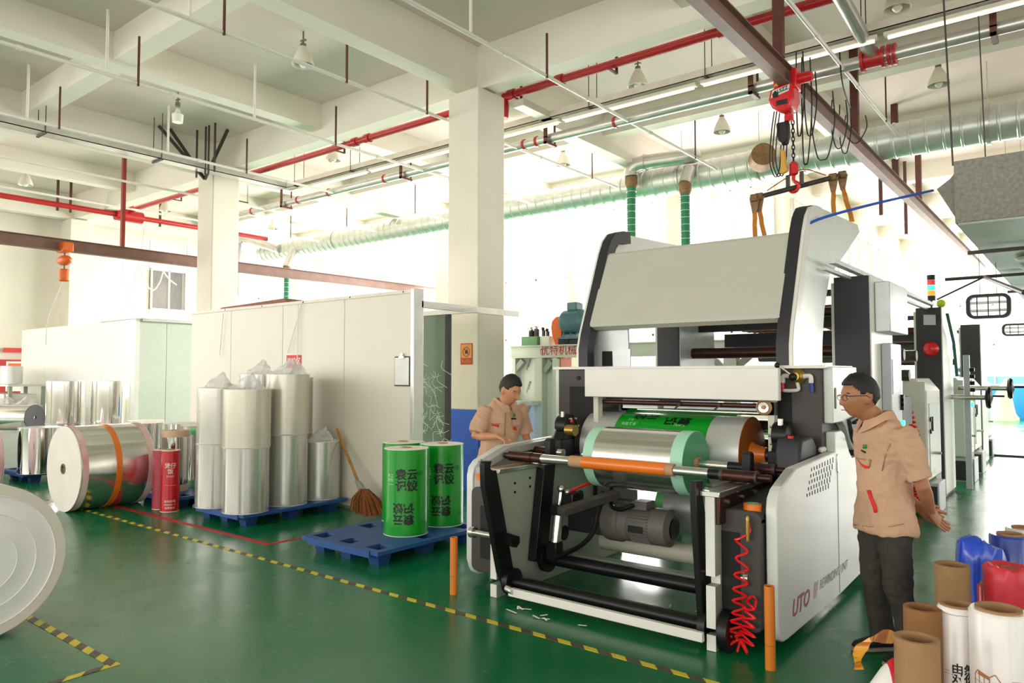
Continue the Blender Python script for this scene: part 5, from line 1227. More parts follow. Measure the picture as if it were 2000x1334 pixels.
# three printed green rolls
gr = 'green printed rolls on the pallet'
g1_ = upright(-5.36, 5.07, .15, .218, .835, 'bright green printed roll standing nearest the pallet front edge', M_print, gr)
va = math.atan2(0 - 5.07, 0 + 5.36)
for s, z, a, size, fl in (('袁云', .59, .02, .11, False), ('记饺', .48, .02, .11, False), ('袁云', .17, -.12, .105, True), ('记饺', .28, -.12, .105, True)):
    wrap_text(s, size, M_ink, g1_, .218, z, va + a, bold=.004, flip=fl)
for s, z, a, size, fl in (('手工', .58, -.75, .035, False), ('现包', .54, -.75, .035, False), ('YUNJIAO', .5, -.75, .016, False), ('云饺', .6, .62, .045, False), ('手工', .13, .9, .04, True)):
    wrap_text(s, size, M_wink if size < .04 else M_ink, g1_, .218, z, va + a, flip=fl)
dup(g1_, (-5.39, 5.62, .15), label='bright green printed roll half hidden beside the machine panel')
dup(g1_, (-5.87, 5.5, .15), label='bright green printed roll at the back, only its white top showing')
# clear wrapped rolls
M_clear = mat('clear wound film', '#c9c6bc', .22, metal=.75, var=.05, scale=2, aniso=(6, 6, .6), coat=.4)
M_cream = mat('cream wound film', '#cdc7b4', .28, metal=.55, var=.05, scale=2, aniso=(6, 6, .6), coat=.4)
M_wrap = mat('thin plastic wrap', '#f4f4f2', .12, alpha=.16, var=0, bump=.5, bscale=12, coat=.6)
M_bag = mat('crumpled plastic bag', '#eef0ee', .2, alpha=.45, var=.1, bump=.4, bscale=30)
def wrapped(x, y, z, r, h, lab, m, knot=True, seed=1):
    rnd = random.Random(seed)
    t = upright(x, y, z, r, h, lab, m, 'clear wrapped rolls on the pallet', core=False)
    rings = []
    for k in range(9):
        zz = h * k / 8; rr = r + .008 + (.004 if k in (0, 8) else 0)
        rings.append([((rr + rnd.uniform(-.003, .006)) * math.cos(a), (rr + rnd.uniform(-.003, .006)) * math.sin(a), zz) for a in [2 * PI * i / 40 for i in range(40)]])
    rings.append([(r * .55 * math.cos(a), r * .55 * math.sin(a), h + .02) for a in [2 * PI * i / 40 for i in range(40)]])
    MB().loft(rings, caps=False).build('plastic_wrap', M_wrap, t, local=True, smooth=80)
    if knot:
        rg = []
        for k, (s, zz) in enumerate(((.75, .008), (.55, .05), (.42, .09), (.28, .125), (.16, .15), (.05, .18))):
            rg.append([((s * r) * (1 + .35 * rnd.uniform(-1, 1)) * math.cos(a) + .014 * k * rnd.choice((1, 1.3)), (s * r) * (1 + .35 * rnd.uniform(-1, 1)) * math.sin(a), h + zz + rnd.uniform(-.015, .015)) for a in [2 * PI * i / 14 for i in range(14)]])
        MB().loft(rg, caps=False).build('bag_knot', M_bag, t, local=True, smooth=30)
    return t
Z0 = .15
wrapped(-7.64, 4.72, Z0, .25, .73, 'clear wrapped roll at the pallet corner under a cream one', M_clear, False, 1)
wrapped(-7.64, 4.72, Z0 + .735, .262, .66, 'cream wrapped roll with crumpled bag top stacked at the pallet corner', M_cream, True, 2)
wrapped(-7.7, 5.3, Z0, .243, .84, 'clear wrapped roll in the middle of the pallet row', M_clear, False, 3)
wrapped(-7.7, 5.3, Z0 + .845, .255, .72, 'tallest cream wrapped roll with knotted bag, in the middle stack', M_cream, True, 4)
wrapped(-7.72, 5.82, Z0, .235, .72, 'single clear wrapped roll beside the broom', M_clear, True, 5)
wrapped(-8.22, 4.7, Z0, .24, .74, 'clear wrapped roll with handwriting behind the corner stack', M_clear, False, 6)
wrapped(-8.22, 4.7, Z0 + .745, .24, .66, 'pale wrapped roll stacked on the handwritten one', M_clear, True, 7)
wrapped(-8.22, 5.25, Z0, .24, .78, 'clear wrapped roll hidden at the back of the pallet, bottom layer', M_clear, False, 8)
wrapped(-8.22, 5.25, Z0 + .785, .24, .78, 'white wrapped roll peeping over the corner stack', M_clear, True, 9)
wrapped(-8.22, 5.78, Z0, .22, .8, 'clear wrapped roll by the partition, bottom layer', M_clear, False, 10)
o = wrapped(-8.22, 5.78, Z0 + .805, .22, .72, 'pale wrapped roll with numbers written on it next to the partition', M_clear, True, 11)
wrap_text('12', .11, M_char, o, .228, .3, -.55); wrap_text('06', .09, M_char, o, .228, .44, -.55)
# mirror silver stacks
M_mir = mat('mirror silver film', '#dcdad6', .1, metal=1., var=.04, scale=2, aniso=(4, 4, .4))
gs = 'mirror silver rolls at the cabin'
for (x, y, z, lab) in ((-13.85, 5.1, .15, 'mirror silver roll in the bottom layer left of its twin'), (-13.24, 5.58, .15, 'mirror silver roll in the bottom layer by the cabin corner'),
                       (-13.85, 5.1, .875, 'mirror silver roll on top of the stack, farther from the cabin corner'), (-13.24, 5.58, .875, 'mirror silver roll on top of the stack at the cabin corner'),
                       (-13.2, 4.5, .15, 'mirror silver roll standing in front of the stacks with bluish wrap')):
    t = upright(x, y, z, .3, .72, lab, M_mir, gs, core=False, top=M_foil2)
for (x, y, lab, k) in ((-12.3, 5.75, 'wrapped silver roll right of the mirror stacks', 0), (-11.75, 5.5, 'wrapped silver roll behind the big strapped roll', 1), (-11.18, 5.8, 'wrapped silver roll with grey lid by the partition', 2), (-10.6, 5.75, 'wrapped silver roll in the row under the cabin side', 3)):
    t = wrapped(x, y, 0, .26, .95, lab, M_mir, False, 20 + k); t['group'] = 'wrapped silver rolls along the cabin'
# capped rolls on their pallet
M_tan = mat('tan foam cap', '#d9b99c', .7); M_lg = mat('light green foam cap', '#6fc58c', .6)
for (x, y, m, lab) in ((-9.75, 4.95, M_tan, 'silver roll with a thick tan cap on the blue pallet'), (-9.86, 5.4, M_lg, 'silver roll with green caps on the blue pallet')):
    t = upright(x, y, .15, .17, .8, lab, M_mir, 'capped silver rolls')
    for z in (.72, 0): MB().lathe([(.05, z), (.18, z), (.18, z + .085), (.05, z + .085)], 40, closed=True).build('end_cap', m, t, local=True)
# red printed rolls
M_rprint = mat('red printed film', '#c8101e', .3, var=.04, coat=.4)
r1 = upright(-9.12, 4.58, 0, .11, .76, 'red printed roll with white characters, standing in front of its paler twin', M_rprint, 'red printed rolls', name='film_roll')
va = math.atan2(-4.58, 9.12)
for s, z, size in (('煲仔', .57, .07), ('饭', .5, .07), ('FOOD', .44, .03), ('—— ——', .33, .03), ('美味好吃', .13, .035), ('营养健康每一天', .09, .02), ('品质保证', .05, .03)):
    wrap_text(s, size, mat('paper', '#eeece8', .7), r1, .11, z, va)
r2 = upright(-9.38, 4.6, 0, .11, .75, 'paler red printed roll tucked behind the bright red one', mat('faded red film', '#b0404c', .4, var=.06), 'red printed rolls')
# big strapped roll lying on the floor
def lying(x, y0, y1, r, lab, strap=True, faceM=None, bodyM=None, bands=True, name='film_roll'):
    t = thing(name, (x, (y0 + y1) / 2, 0), lab, 'film roll', 'large rolls lying on the floor')
    M = Matrix.Translation((x, 0, r)) @ Matrix.Rotation(-PI / 2, 4, 'X'); L_ = y1 - y0
    MB().lathe([(r, y0 + .012), (r, y1 - .012)], 72, M).build('film_winding', bodyM or M_foil, t)
    for a in (y0, y1 - .012): MB().lathe([(.06, a), (r + .003, a), (r + .003, a + .012), (.06, a + .012)], 72, M, closed=True).build('end_face', faceM or M_paper, t)
    MB().lathe([(.065, y0 - .01), (.065, y0 + .06), (.048, y0 + .06), (.048, y0 - .01)], 28, M, closed=True).build('core_end', M_rust, t)
    MB().cyl((x, y0 + .05, r), (x, y0 + .06, r), .05, n=20).build('core_hollow', M_hole, t)
    if bands:
        for a in (y0 + .02, y1 - .09): MB().lathe([(r + .003, a), (r + .004, a), (r + .004, a + .07), (r + .003, a + .07)], 72, M, closed=True).build('edge_band', stripe_pink, t)
    if strap: MB().lathe([(r + .001, (y0 + y1) / 2 - .035), (r + .006, (y0 + y1) / 2 - .035), (r + .006, (y0 + y1) / 2 + .035), (r + .001, (y0 + y1) / 2 + .035)], 72, M, closed=True).build('strap', M_otape, t)
    return t
stripe_pink = mat('pink and white paper band', '#d98c96', .6, col2='#efe6dc', scale=2.2)
M_face = mat('creased white paper', '#e9e2d8', .75, var=.05, scale=3, bump=.12, bscale=5)
lying(-10.12, 3.72, 4.62, .53, 'huge silver roll with white paper end and orange strap on the floor', faceM=M_face)
lying(-12.3, 2.75, 3.6, .5, 'huge roll with pinkish paper end, cut by the frame edge', strap=False, faceM=mat('pinkish paper', '#e3c9c9', .7))
# dark-ended lying roll on the pallet
t = thing('film_roll', (-14.2, 3.6, .15), 'lying wrapped silver roll with a black end on the pallet', 'film roll')
Mq = Matrix.Translation((-14.1, 3.6, .47)) @ Matrix.Rotation(.5, 4, 'Z') @ Matrix.Rotation(PI / 2, 4, 'Y')
MB().lathe([(.3, -.45), (.3, .4)], 40, Mq).build('film_winding', M_mir, t); MB().lathe([(.06, .4), (.315, .4), (.315, .42), (.06, .42)], 40, Mq, closed=True).build('black_end', M_black, t); MB().lathe([(.31, .33), (.32, .33), (.32, .42), (.31, .42)], 40, Mq, closed=True).build('wrap_rim', M_wrap, t)
t = thing('film_roll', (-15.3, 4.9, 0), 'small upright disc ended roll with a black face behind the lying roll', 'film roll')
Mq = Matrix.Translation((-14.9, 4.75, .95)) @ Matrix.Rotation(.5, 4, 'Z') @ Matrix.Rotation(PI / 2, 4, 'Y')
MB().lathe([(.22, -.5), (.22, .3)], 32, Mq).build('film_winding', M_mir, t); MB().lathe([(.03, .3), (.225, .3), (.225, .315), (.03, .315)], 32, Mq, closed=True).build('black_end', M_black, t)
MB().box(-15.6, -14.7, 4.4, 5.1, 0, .73).build('stand', M_cabg, t, bev=.01)
# white reel cut by the frame, nearest on the left
M_reel = mat('white reel side', '#e7e4e0', .45, var=.03, scale=2, coat=.3); M_rim = mat('beige reel rim', '#d8cfc2', .6, var=.03)
t = thing('paper_reel', (-5.75, 1.6, 0), 'giant white reel with concentric rings cut by the frame edge', 'reel')
Mr = Matrix.Translation((-5.63, 1.6, .5)) @ Matrix.Rotation(PI / 2, 4, 'Y'); R = .5
MB().lathe([(.06, -.5), (R, -.5), (R, 0), (R - .005, .006), (R - .06, .008), (R - .065, .002), (.4, .002), (.4, 0.0), (.06, .0)], 96, Mr, closed=True).build('rim_layers', M_rim, t)
MB().lathe([(.06, .001), (.06, .004), (.2, .004), (.204, .007), (.21, .004), (.31, .004), (.315, .008), (.325, .004), (.425, .004), (.43, .012), (.438, .004), (.442, .001)], 96, Mr, closed=True).build('side_face', M_reel, t)
MB().lathe([(.075, -.02), (.075, .012), (.055, .012), (.055, -.02)], 36, Mr, closed=True).build('core_end', M_kraft, t)
# broom and dustpan at the partition
br = thing('straw_broom', (-6.95, 5.8, 0), 'bamboo handled straw broom leaning on the cream partition', 'broom')
h0, h1 = PY(658, 838, 6.0), PY(703, 950, 5.85)
MB().tube([h0.lerp(h1, k / 6) for k in range(7)], [.016, .018, .016, .018, .017, .018, .02], 10).build('bamboo_handle', mat('bamboo', '#b07a35', .5, var=.2, scale=12), br)
for k in (1, 2, 3, 4): q = h0.lerp(h1, k / 5); MB().sphere(q, .022, sc=(1, 1, .4)).build('bamboo_node', mat('bamboo dark', '#7c5220', .5), br)
b0, b1 = PY(712, 965, 5.8), PY(722, 1012, 5.75)
b = MB(); rnd = random.Random(3)
for k in range(220):
    u, w = rnd.uniform(-1, 1), rnd.uniform(-1, 1); s = b0 + Vector((u * .05, w * .03, .06)); e = Vector((b1.x + u * .25 - .02, b1.y + w * .1, max(.01, b1.z + .02 + .06 * abs(u))))
    b.tube([s, s.lerp(e, .5) + Vector((u * .03, w * .02, .02)), e], .0045, 4, caps=False)
o = b.build('bristles', mat('straw', '#8a4f22', .8, var=.3, scale=30), br); o['kind'] = 'stuff'
a, c = PY(697, 940, 5.82), PY(712, 975, 5.8)
MB().prism([(a.x - .02, a.z + .02), (a.x + .07, a.z), (c.x + .13, c.z - .02), (c.x - .06, c.z)], 'Y', 5.79, 5.84).build('binding', mat('grey binding', '#98948c', .7), br, bev=.01)
# fire cabinet and shelving far left
fc = thing('fire_cabinet', (-22.6, 5.6, 0), 'red framed fire cabinet with notices on the far left wall', 'cabinet')
q = PX(20, 725, -22.7)
MB().box(-22.9, -22.7, q.y - .35, q.y + .55, 1.2, 2.1).build('box', M_red, fc, bev=.01); MB().box(-22.7, -22.69, q.y - .1, q.y + .3, 1.25, 2.05).build('door_panel', M_paper, fc, smooth=0)
MB().box(-22.69, -22.68, q.y - .05, q.y + .25, 1.85, 2.0).build('notice', M_orange, fc, smooth=0)
MB().box(-22.95, -22.9, q.y - .1, q.y + .45, 2.3, 2.42).build('wall_notice', mat('red sheet', '#d8403a', .6), fc, smooth=0)
shf = thing('steel_shelf', (-18.5, 5.6, 0), 'low grey steel shelf holding white boxes at the cabin', 'shelf')
for x in (-20.2, -19.2, -18.2, -17.2):
    for y in (5.3, 5.9): MB().box(x - .03, x + .03, y - .03, y + .03, 0, 1.5).build('upright', M_ggrey, shf, smooth=0)
for z in (.3, .9, 1.46): MB().box(-20.25, -17.15, 5.25, 5.95, z, z + .04).build('shelf_board', M_cabg, shf, smooth=0)
for k in range(6):
    x = -20.0 + .48 * k; tag(MB().box(x, x + .36, 5.35, 5.8, .945, 1.3).build('carton', M_paper, bev=.01), 'white carton on the middle board of the steel shelf', 'carton', 'cartons on the shelf')
for k in range(5):
    x = -20.1 + .5 * k; tag(MB().lathe([(.03, 0), (.2, 0), (.2, .38), (.03, .38)], 24, Matrix.Translation((x, 5.6, 1.505)), closed=True).build('small_roll', M_foil2), 'small silver roll on the top board of the steel shelf', 'film roll', 'small rolls on the shelf')
for (px, w, lab) in ((54, 14.2, 'white wrapped silver roll in front of the steel shelf'), (14, 14.5, 'white wrapped silver roll at the end of the steel shelf')):
    d = ray(px, CY); D_ = w; p = _C + d * D_
    tt = wrapped(p.x, p.y, 0, .27, 1.1, lab, M_mir, True, px); tt['group'] = 'wrapped rolls at the shelf'
# ================================================================== cores and rolls, right foreground
def at(px, py, d): return _C + ray(px, py) * d
M_kraft2 = mat('brown kraft tube', '#a27a55', .8, var=.07, scale=9, bump=.05)
M_kraftin = mat('kraft inside', '#6b4f3a', .85)
def ctube(px, top, d, r, lab, m=M_kraft2, wall=.016, grp='cardboard tubes', name='cardboard_tube'):
    p = at(px, top, d); t = thing(name, (p.x, p.y, 0), lab, 'tube', grp); h = p.z
    MB().lathe([(r, 0), (r, h), (r - .002, h + .001), (r - wall, h + .001), (r - wall, 0)], 48, closed=True).build('tube_wall', m, t, local=True)
    MB().lathe([(r - wall - .001, .01), (r - wall - .001, h - .002)], 40).build('tube_lining', M_kraftin, t, local=True) if False else None
    return t, h
ctube(1790, 1245, 2.75, .077, 'plain light kraft tube standing in front of the other tubes')
ctube(1801, 1186, 3.12, .073, 'darker brown kraft tube between the front tube and the printed white roll', mat('darker kraft', '#8f6239', .8, var=.06, scale=9))
t, h = ctube(1859, 1102, 3.75, .08, 'kraft tube with an orange scuff beside the blue sheet', mat('dusty kraft', '#93714c', .8, var=.08, scale=9))
MB().lathe([(.0805, .42), (.081, .43), (.0808, .5), (.0805, .505)], 40, closed=False).build('orange_scuff', mat('orange scuff', '#b5722a', .6, var=.3, scale=25), t, local=True)
M_wfilm = mat('white printed film', '#ece8e4', .35, var=.03, coat=.3)
def froll(px, top, d, r, rc, m, lab, face=None, grp='printed rolls at the right'):
    p = at(px, top, d); t = thing('film_roll', (p.x, p.y, 0), lab, 'film roll', grp); h = p.z
    MB().lathe([(r, 0), (r, h - .012), (r - .008, h), (rc, h), (rc, 0)], 48, closed=True).build('film_winding', m, t, local=True)
    MB().lathe([(rc, h - .1), (rc, h + .008), (rc - .013, h + .008), (rc - .013, h - .3)], 36, closed=True).build('core_end', M_kraft2, t, local=True)
    MB().lathe([(rc - .014, 0), (rc - .014, .02)], 30).build('core_floor', M_kraftin, t, local=True)
    return t, h, math.atan2(-p.y, -p.x)
t, h, va = froll(1869, 1182, 3.1, .074, .066, M_wfilm, 'slim white printed roll with black characters')
wrap_text('由然', .045, M_ink, t, .074, h - .245, va + .25, bold=.001); wrap_text('对你', .045, M_ink, t, .074, h - .285, va + .25, bold=.001)
wrap_text('===', .05, mat('pale grey ink', '#c8bcbc', .5), t, .074, h - .265, va - .6)
MB().lathe([(.0745, h - .025), (.0747, h - .025), (.0747, h - .022), (.0745, h - .022)], 40, closed=True).build('cut_line', M_lgrey, t, local=True)
p = Vector(t.location); a = va - .55
b = MB(); b.loft([[(math.cos(a + s) * .0755, math.sin(a + s) * .0755, z) for z in (h - .36, h - .32)] for s in (-.2, 0, .2)], caps=False); b.build('green_label', mat('olive label', '#6f8a2c', .5), t, local=True)
t, h, va = froll(1950, 1190, 2.95, .105, .083, M_wfilm, 'wide white printed roll with a line drawn house')
M_sep = mat('sepia ink', '#b97a55', .5)
def wrapbox(t, r, va, polys, m, nm):
    """small flat drawing strokes bent round the roll: list of (x0,z0,x1,z1,width)"""
    b = MB()
    for x0, z0, x1, z1, w in polys:
        d = Vector((x1 - x0, z1 - z0)); L_ = d.length; nrm = Vector((-d.y, d.x)) / L_ * w / 2; n = 4; rg = []
        for k in range(n + 1):
            s = k / n; q = Vector((x0, z0)) + d * s
            rg.append([(math.cos(va + u / r) * (r + .001), math.sin(va + u / r) * (r + .001), v) for u, v in ((q - nrm), (q + nrm))])
        b.loft(rg, caps=False)
    o = b.build(nm, m, t, local=True, smooth=0); return o
z0 = h - .3
house = [(-.06, z0, -.06, z0 + .05, .003), (-.06, z0 + .05, -.045, z0 + .07, .004), (-.045, z0 + .07, .0, z0 + .055, .004), (0, z0 + .055, .02, z0 + .07, .004), (.02, z0 + .07, .04, z0 + .04, .004), (.04, z0 + .04, .04, z0 - .02, .003), (0, z0 + .05, 0, z0 - .015, .003), (-.06, z0, 0, z0 - .015, .003), (0, z0 - .015, .04, z0 - .02, .003), (-.04, z0 + .055, -.04, z0, .002), (-.02, z0 + .05, -.02, z0 - .005, .002), (-.06, z0 + .03, 0, z0 + .02, .002), (.012, z0 + .02, .028, z0 + .02, .002), (.012, z0 + .02, .012, z0 - .015, .002), (.028, z0 + .02, .028, z0 - .015, .002)]
wrapbox(t, .105, va - .35, house, M_sep, 'house_drawing'); wrapbox(t, .105, va - .35, [(-.045, z0 + .06, .0, z0 + .05, .014)], M_sep, 'roof_drawing')
wrap_text('日式', .05, mat('pale red ink', '#c9a0a0', .5), t, .105, z0 + .03, va + .75)
froll(1973, 1044, 4.3, .108, .07, mat('blue printed film', '#1b3f9e', .3, coat=.4), 'deep blue printed roll with a white top rim')
froll(2000, 1031, 4.75, .105, .07, M_wfilm, 'white rimmed roll behind the deep blue one')
t, h, va = froll(1966, 1112, 3.7, .096, .05, M_mir, 'silver striped roll with a torn red film collar')
rg = []; rnd = random.Random(5)
for k, (r, z) in enumerate(((.098, h - .19), (.104, h - .12), (.105, h - .05), (.102, h + .01), (.085, h + .025), (.06, h + .012), (.05, h - .02))):
    rg.append([((r + rnd.uniform(-.004, .004)) * math.cos(a), (r + rnd.uniform(-.004, .004)) * math.sin(a), z + rnd.uniform(-.006, .006)) for a in [2 * PI * i / 36 for i in range(36)]])
MB().loft(rg, caps=False).build('red_collar', mat('crumpled red film', '#c8313f', .4, var=.15, scale=14), t, local=True, smooth=50)
froll(1990, 1250, 2.5, .06, .04, M_wfilm, 'thin white roll at the frame corner') if False else None
t, h, va = froll(1921, 1140, 3.9, .03, .018, mat('red printed film', '#c8101e', .3), 'thin red tube roll behind the printed white rolls')
# blue plastic sheet draped between the tubes
M_sheet = mat('blue plastic sheet', '#2149c8', .3, var=.12, scale=6, bump=.35, bscale=7, coat=.3)
q = at(1910, 1055, 4.1); rg = []; rnd = random.Random(9)
for k, (s, z) in enumerate(((1.25, 0), (1.15, .2), (1.0, .4), (.95, .55), (.9, .68), (.85, .76), (.35, .79))):
    rg.append([(q.x + .13 * s * math.cos(a) * (1 + .14 * math.sin(3 * a + 1)) + rnd.uniform(-.008, .008), q.y + .13 * s * math.sin(a) * (1 + .1 * math.cos(4 * a)) + rnd.uniform(-.008, .008), z + rnd.uniform(-.012, .012) + (.03 * math.cos(a + 2.2) if k > 4 else 0)) for a in [2 * PI * i / 26 for i in range(26)]])
t = thing('blue_sheet_bundle', (q.x, q.y, 0), 'crumpled blue plastic sheet bundle beside the kraft tubes', 'plastic sheet')
MB().loft(rg).build('sheet', M_sheet, t, smooth=70)
# red and white bag with the orange ribbon
q = at(1735, 1330, 2.85); rg = []; rnd = random.Random(12)
for k, (s, z) in enumerate(((.6, 0), (1.1, .06), (1.2, .2), (1.1, .35), (.8, .47), (.45, .55), (.2, .6))):
    rg.append([(q.x + .03 + .13 * s * math.cos(a) * (1 + .12 * math.sin(3 * a + k)), q.y + .02 + .11 * s * math.sin(a), z + rnd.uniform(-.006, .006)) for a in [2 * PI * i / 24 for i in range(24)]])
M_bagrw = stripe_mat('red and white bag print', '#d01826', '#f0ece8', .42, 1, .6)
t = thing('red_white_bag', (q.x, q.y, 0), 'red and white plastic bag with an orange ribbon in front of the kraft tube', 'bag')
MB().loft(rg).build('bag', M_bagrw, t, smooth=60)
rp = [at(x, y, d) for x, y, d in ((1748, 1246, 2.9), (1722, 1243, 2.85), (1700, 1250, 2.8), (1684, 1262, 2.78), (1676, 1285, 2.78), (1677, 1308, 2.8))]
pts = spline(rp, 5); ws = [.02 + .008 * math.sin(i * .5) for i in range(len(pts))]
v1 = (_r * .3 + Vector((0, 0, 1))).normalized(); b = MB()
b.loft([[p + (v1 if i < 12 else _r) * w, p - (v1 if i < 12 else _r) * w] for i, (p, w) in enumerate(zip(pts, ws))], caps=False)
o = b.build('ribbon', mat('amber film ribbon', '#f0a23a', .25, coat=.5), t, smooth=60); m = o.modifiers.new('s', 'SOLIDIFY'); m.thickness = .002
# guard posts at the machine front
for (x, y, lab) in ((-3.95, 4.25, 'orange guard post at the left corner of the rewinding machine'), (-1.51, 4.33, 'orange guard post at the coiled hose corner of the rewinding machine')):
    t = thing('guard_post', (x, y, 0), lab, 'post', 'orange guard posts')
    hh = .44 if x < -3 else .48
    MB().lathe([(.03, 0), (.03, hh), (.026, hh), (.026, 0)], 24, closed=True).build('tube', mat('orange post', '#d8791f', .4, var=.06, coat=.3), t, local=True)
    MB().lathe([(.0305, .14), (.0305, .143)], 24).build('seam', M_rust, t, local=True)
    MB().lathe([(.026, hh - .012), (.026, hh - .01)], 20).build('tube_plug', M_hole, t, local=True)
# paper scraps by the machine foot
rnd = random.Random(21)
for k in range(16):
    x, y = (rnd.uniform(-3.45, -2.7), rnd.uniform(4.18, 4.3)) if k < 9 else (rnd.uniform(-3.3, -2.2), rnd.uniform(4.75, 5.05))
    a = rnd.uniform(0, 3); L_ = rnd.uniform(.04, .12)
    b = MB().bar((x, y, .005), (x + L_ * math.cos(a), y + L_ * math.sin(a) * .5, .012), .012, .002)
    tag(b.build('film_scrap', M_paper, smooth=0), 'thin white film scrap on the floor at the machine base', 'scrap', 'film scraps under the machine')
# ================================================================== people
from mathutils import noise as _ns
from mathutils.bvhtree import BVHTree
M_skin = mat('skin', '#c48a66', .5, var=.05, scale=25)
M_skin2 = mat('darker skin', '#a8714f', .5, var=.05, scale=25)  # darker skin tone, used for the worker with glasses
M_hair = mat('black hair', '#15110f', .55, var=.3, scale=60, bump=.4, bscale=120)
M_shirt = mat('khaki work shirt', '#c69f82', .85, var=.06, scale=9, bump=.18, bscale=14)
M_jean = mat('faded black jeans', '#3b3631', .85, var=.14, scale=14, bump=.12, bscale=22)
M_shoe = mat('black canvas shoe', '#15151a', .7); M_sole = mat('shoe sole', '#8d8272', .7)
M_eye = mat('eye white', '#e8e2da', .3); M_iris = mat('iris', '#1c120c', .25); M_lip = mat('lips', '#a5604f', .5); M_redtrim = mat('red pocket trim', '#e0231c', .7)
M_logo2 = mat('green emblem', '#2f8a3c', .6)

def remesh(b, name, m, voxel, parent, off, wrinkle=0., extra=None, smooth=3):
    """one continuous surface out of overlapping solids, with cloth wrinkles"""
    o = bpy.data.objects.new('tmp', b.mesh('tmp', m, 0)); COL.objects.link(o)
    r = o.modifiers.new('r', 'REMESH'); r.mode = 'VOXEL'; r.voxel_size = voxel
    s = o.modifiers.new('s', 'SMOOTH'); s.factor = .5; s.iterations = smooth
    me = bpy.data.meshes.new_from_object(o.evaluated_get(bpy.context.evaluated_depsgraph_get()))
    old = o.data; bpy.data.objects.remove(o); bpy.data.meshes.remove(old)
    if wrinkle:
        ns = [v.normal.copy() for v in me.vertices]
        for v, nn in zip(me.vertices, ns):
            p = v.co; q = Vector((p.x * 8 + p.z * 2, p.y * 8 + p.z * 2, p.z * 6))
            v.co = p + nn * wrinkle * (_ns.noise(q) + .6 * abs(_ns.noise(q * 2.1 + Vector((3, 1, p.z * 6)))) - .3)
    bm = bmesh.new(); bm.from_mesh(me)
    if extra:
        vs = [bm.verts.new(v) for v in extra.v]
        for f in extra.f:
            try: bm.faces.new([vs[i] for i in f])
            except ValueError: pass
        bmesh.ops.recalc_face_normals(bm, faces=bm.faces)
    bm.to_mesh(me); bvh = BVHTree.FromBMesh(bm); bm.free()
    me.transform(Matrix.Translation(-off)); me.name = name
    if not me.materials: me.materials.append(m)
    me.materials[0] = m; me.shade_smooth()
    ob = bpy.data.objects.new(name, me); COL.objects.link(ob); ob.parent = parent
    return ob, bvh

def ring(c, a, b_, rx, ry, n=20, sq=1.):
    out = []
    for i in range(n):
        t = 2 * PI * i / n; u, v = math.cos(t), math.sin(t)
        u = math.copysign(abs(u) ** sq, u); v = math.copysign(abs(v) ** sq, v)
        out.append(c + a * rx * u + b_ * ry * v)
    return out
def head_pts(nu=48, nv=36):
    """skull and face surface round the eye-level centre: x forward, y left, z up"""
    vs = []; 
    for j in range(nv + 1):
        th = PI * j / nv
        for i in range(nu):
            ph = 2 * PI * i / nu; x, y, z = math.sin(th) * math.cos(ph), math.sin(th) * math.sin(ph), math.cos(th)
            X, Y, Z = x * .097, y * .077, z * .118
            if z < -.15:
                t = min(1, (-z - .15) / .85); Y *= 1 - .22 * t
                if x < 0: X *= 1 - .45 * t
                else: X *= 1 - .06 * t; X += .012 * t
            if z > .3 and x > 0: X *= 1 - .06 * (z - .3)
            if x < 0 and z > -.2: X *= 1.06
            if X > .02:
                g = lambda a, s: math.exp(-(a / s) ** 2)
                for s in (-1, 1): X -= .011 * g(Y - s * .032, .014) * g(Z - .002, .012); X += .004 * g(Y - s * .032, .018) * g(Z - .024, .008)
                for s in (-1, 1): X += .005 * g(Y - s * .045, .02) * g(Z + .03, .02)
                if -.05 < Z < .025:
                    k = (.02 - Z) / .062; X += max(0, min(1, k)) * .027 * g(Y, .0105 + .004 * max(0, k)) * (1 if Z > -.042 else max(0, 1 - (-.042 - Z) / .008))
                X += .0065 * g(Y, .022) * (g(Z + .064, .006) + g(Z + .076, .006)) - .004 * g(Y, .024) * g(Z + .07, .0035) + .006 * g(Y, .02) * g(Z + .102, .014)
            vs.append(Vector((X, Y, Z)))
    return vs, nu, nv
def sphere_faces(nu, nv, keep=None):
    return [(j * nu + i, j * nu + (i + 1) % nu, (j + 1) * nu + (i + 1) % nu, (j + 1) * nu + i) for j in range(nv) for i in range(nu) if keep is None or keep(j, i)]

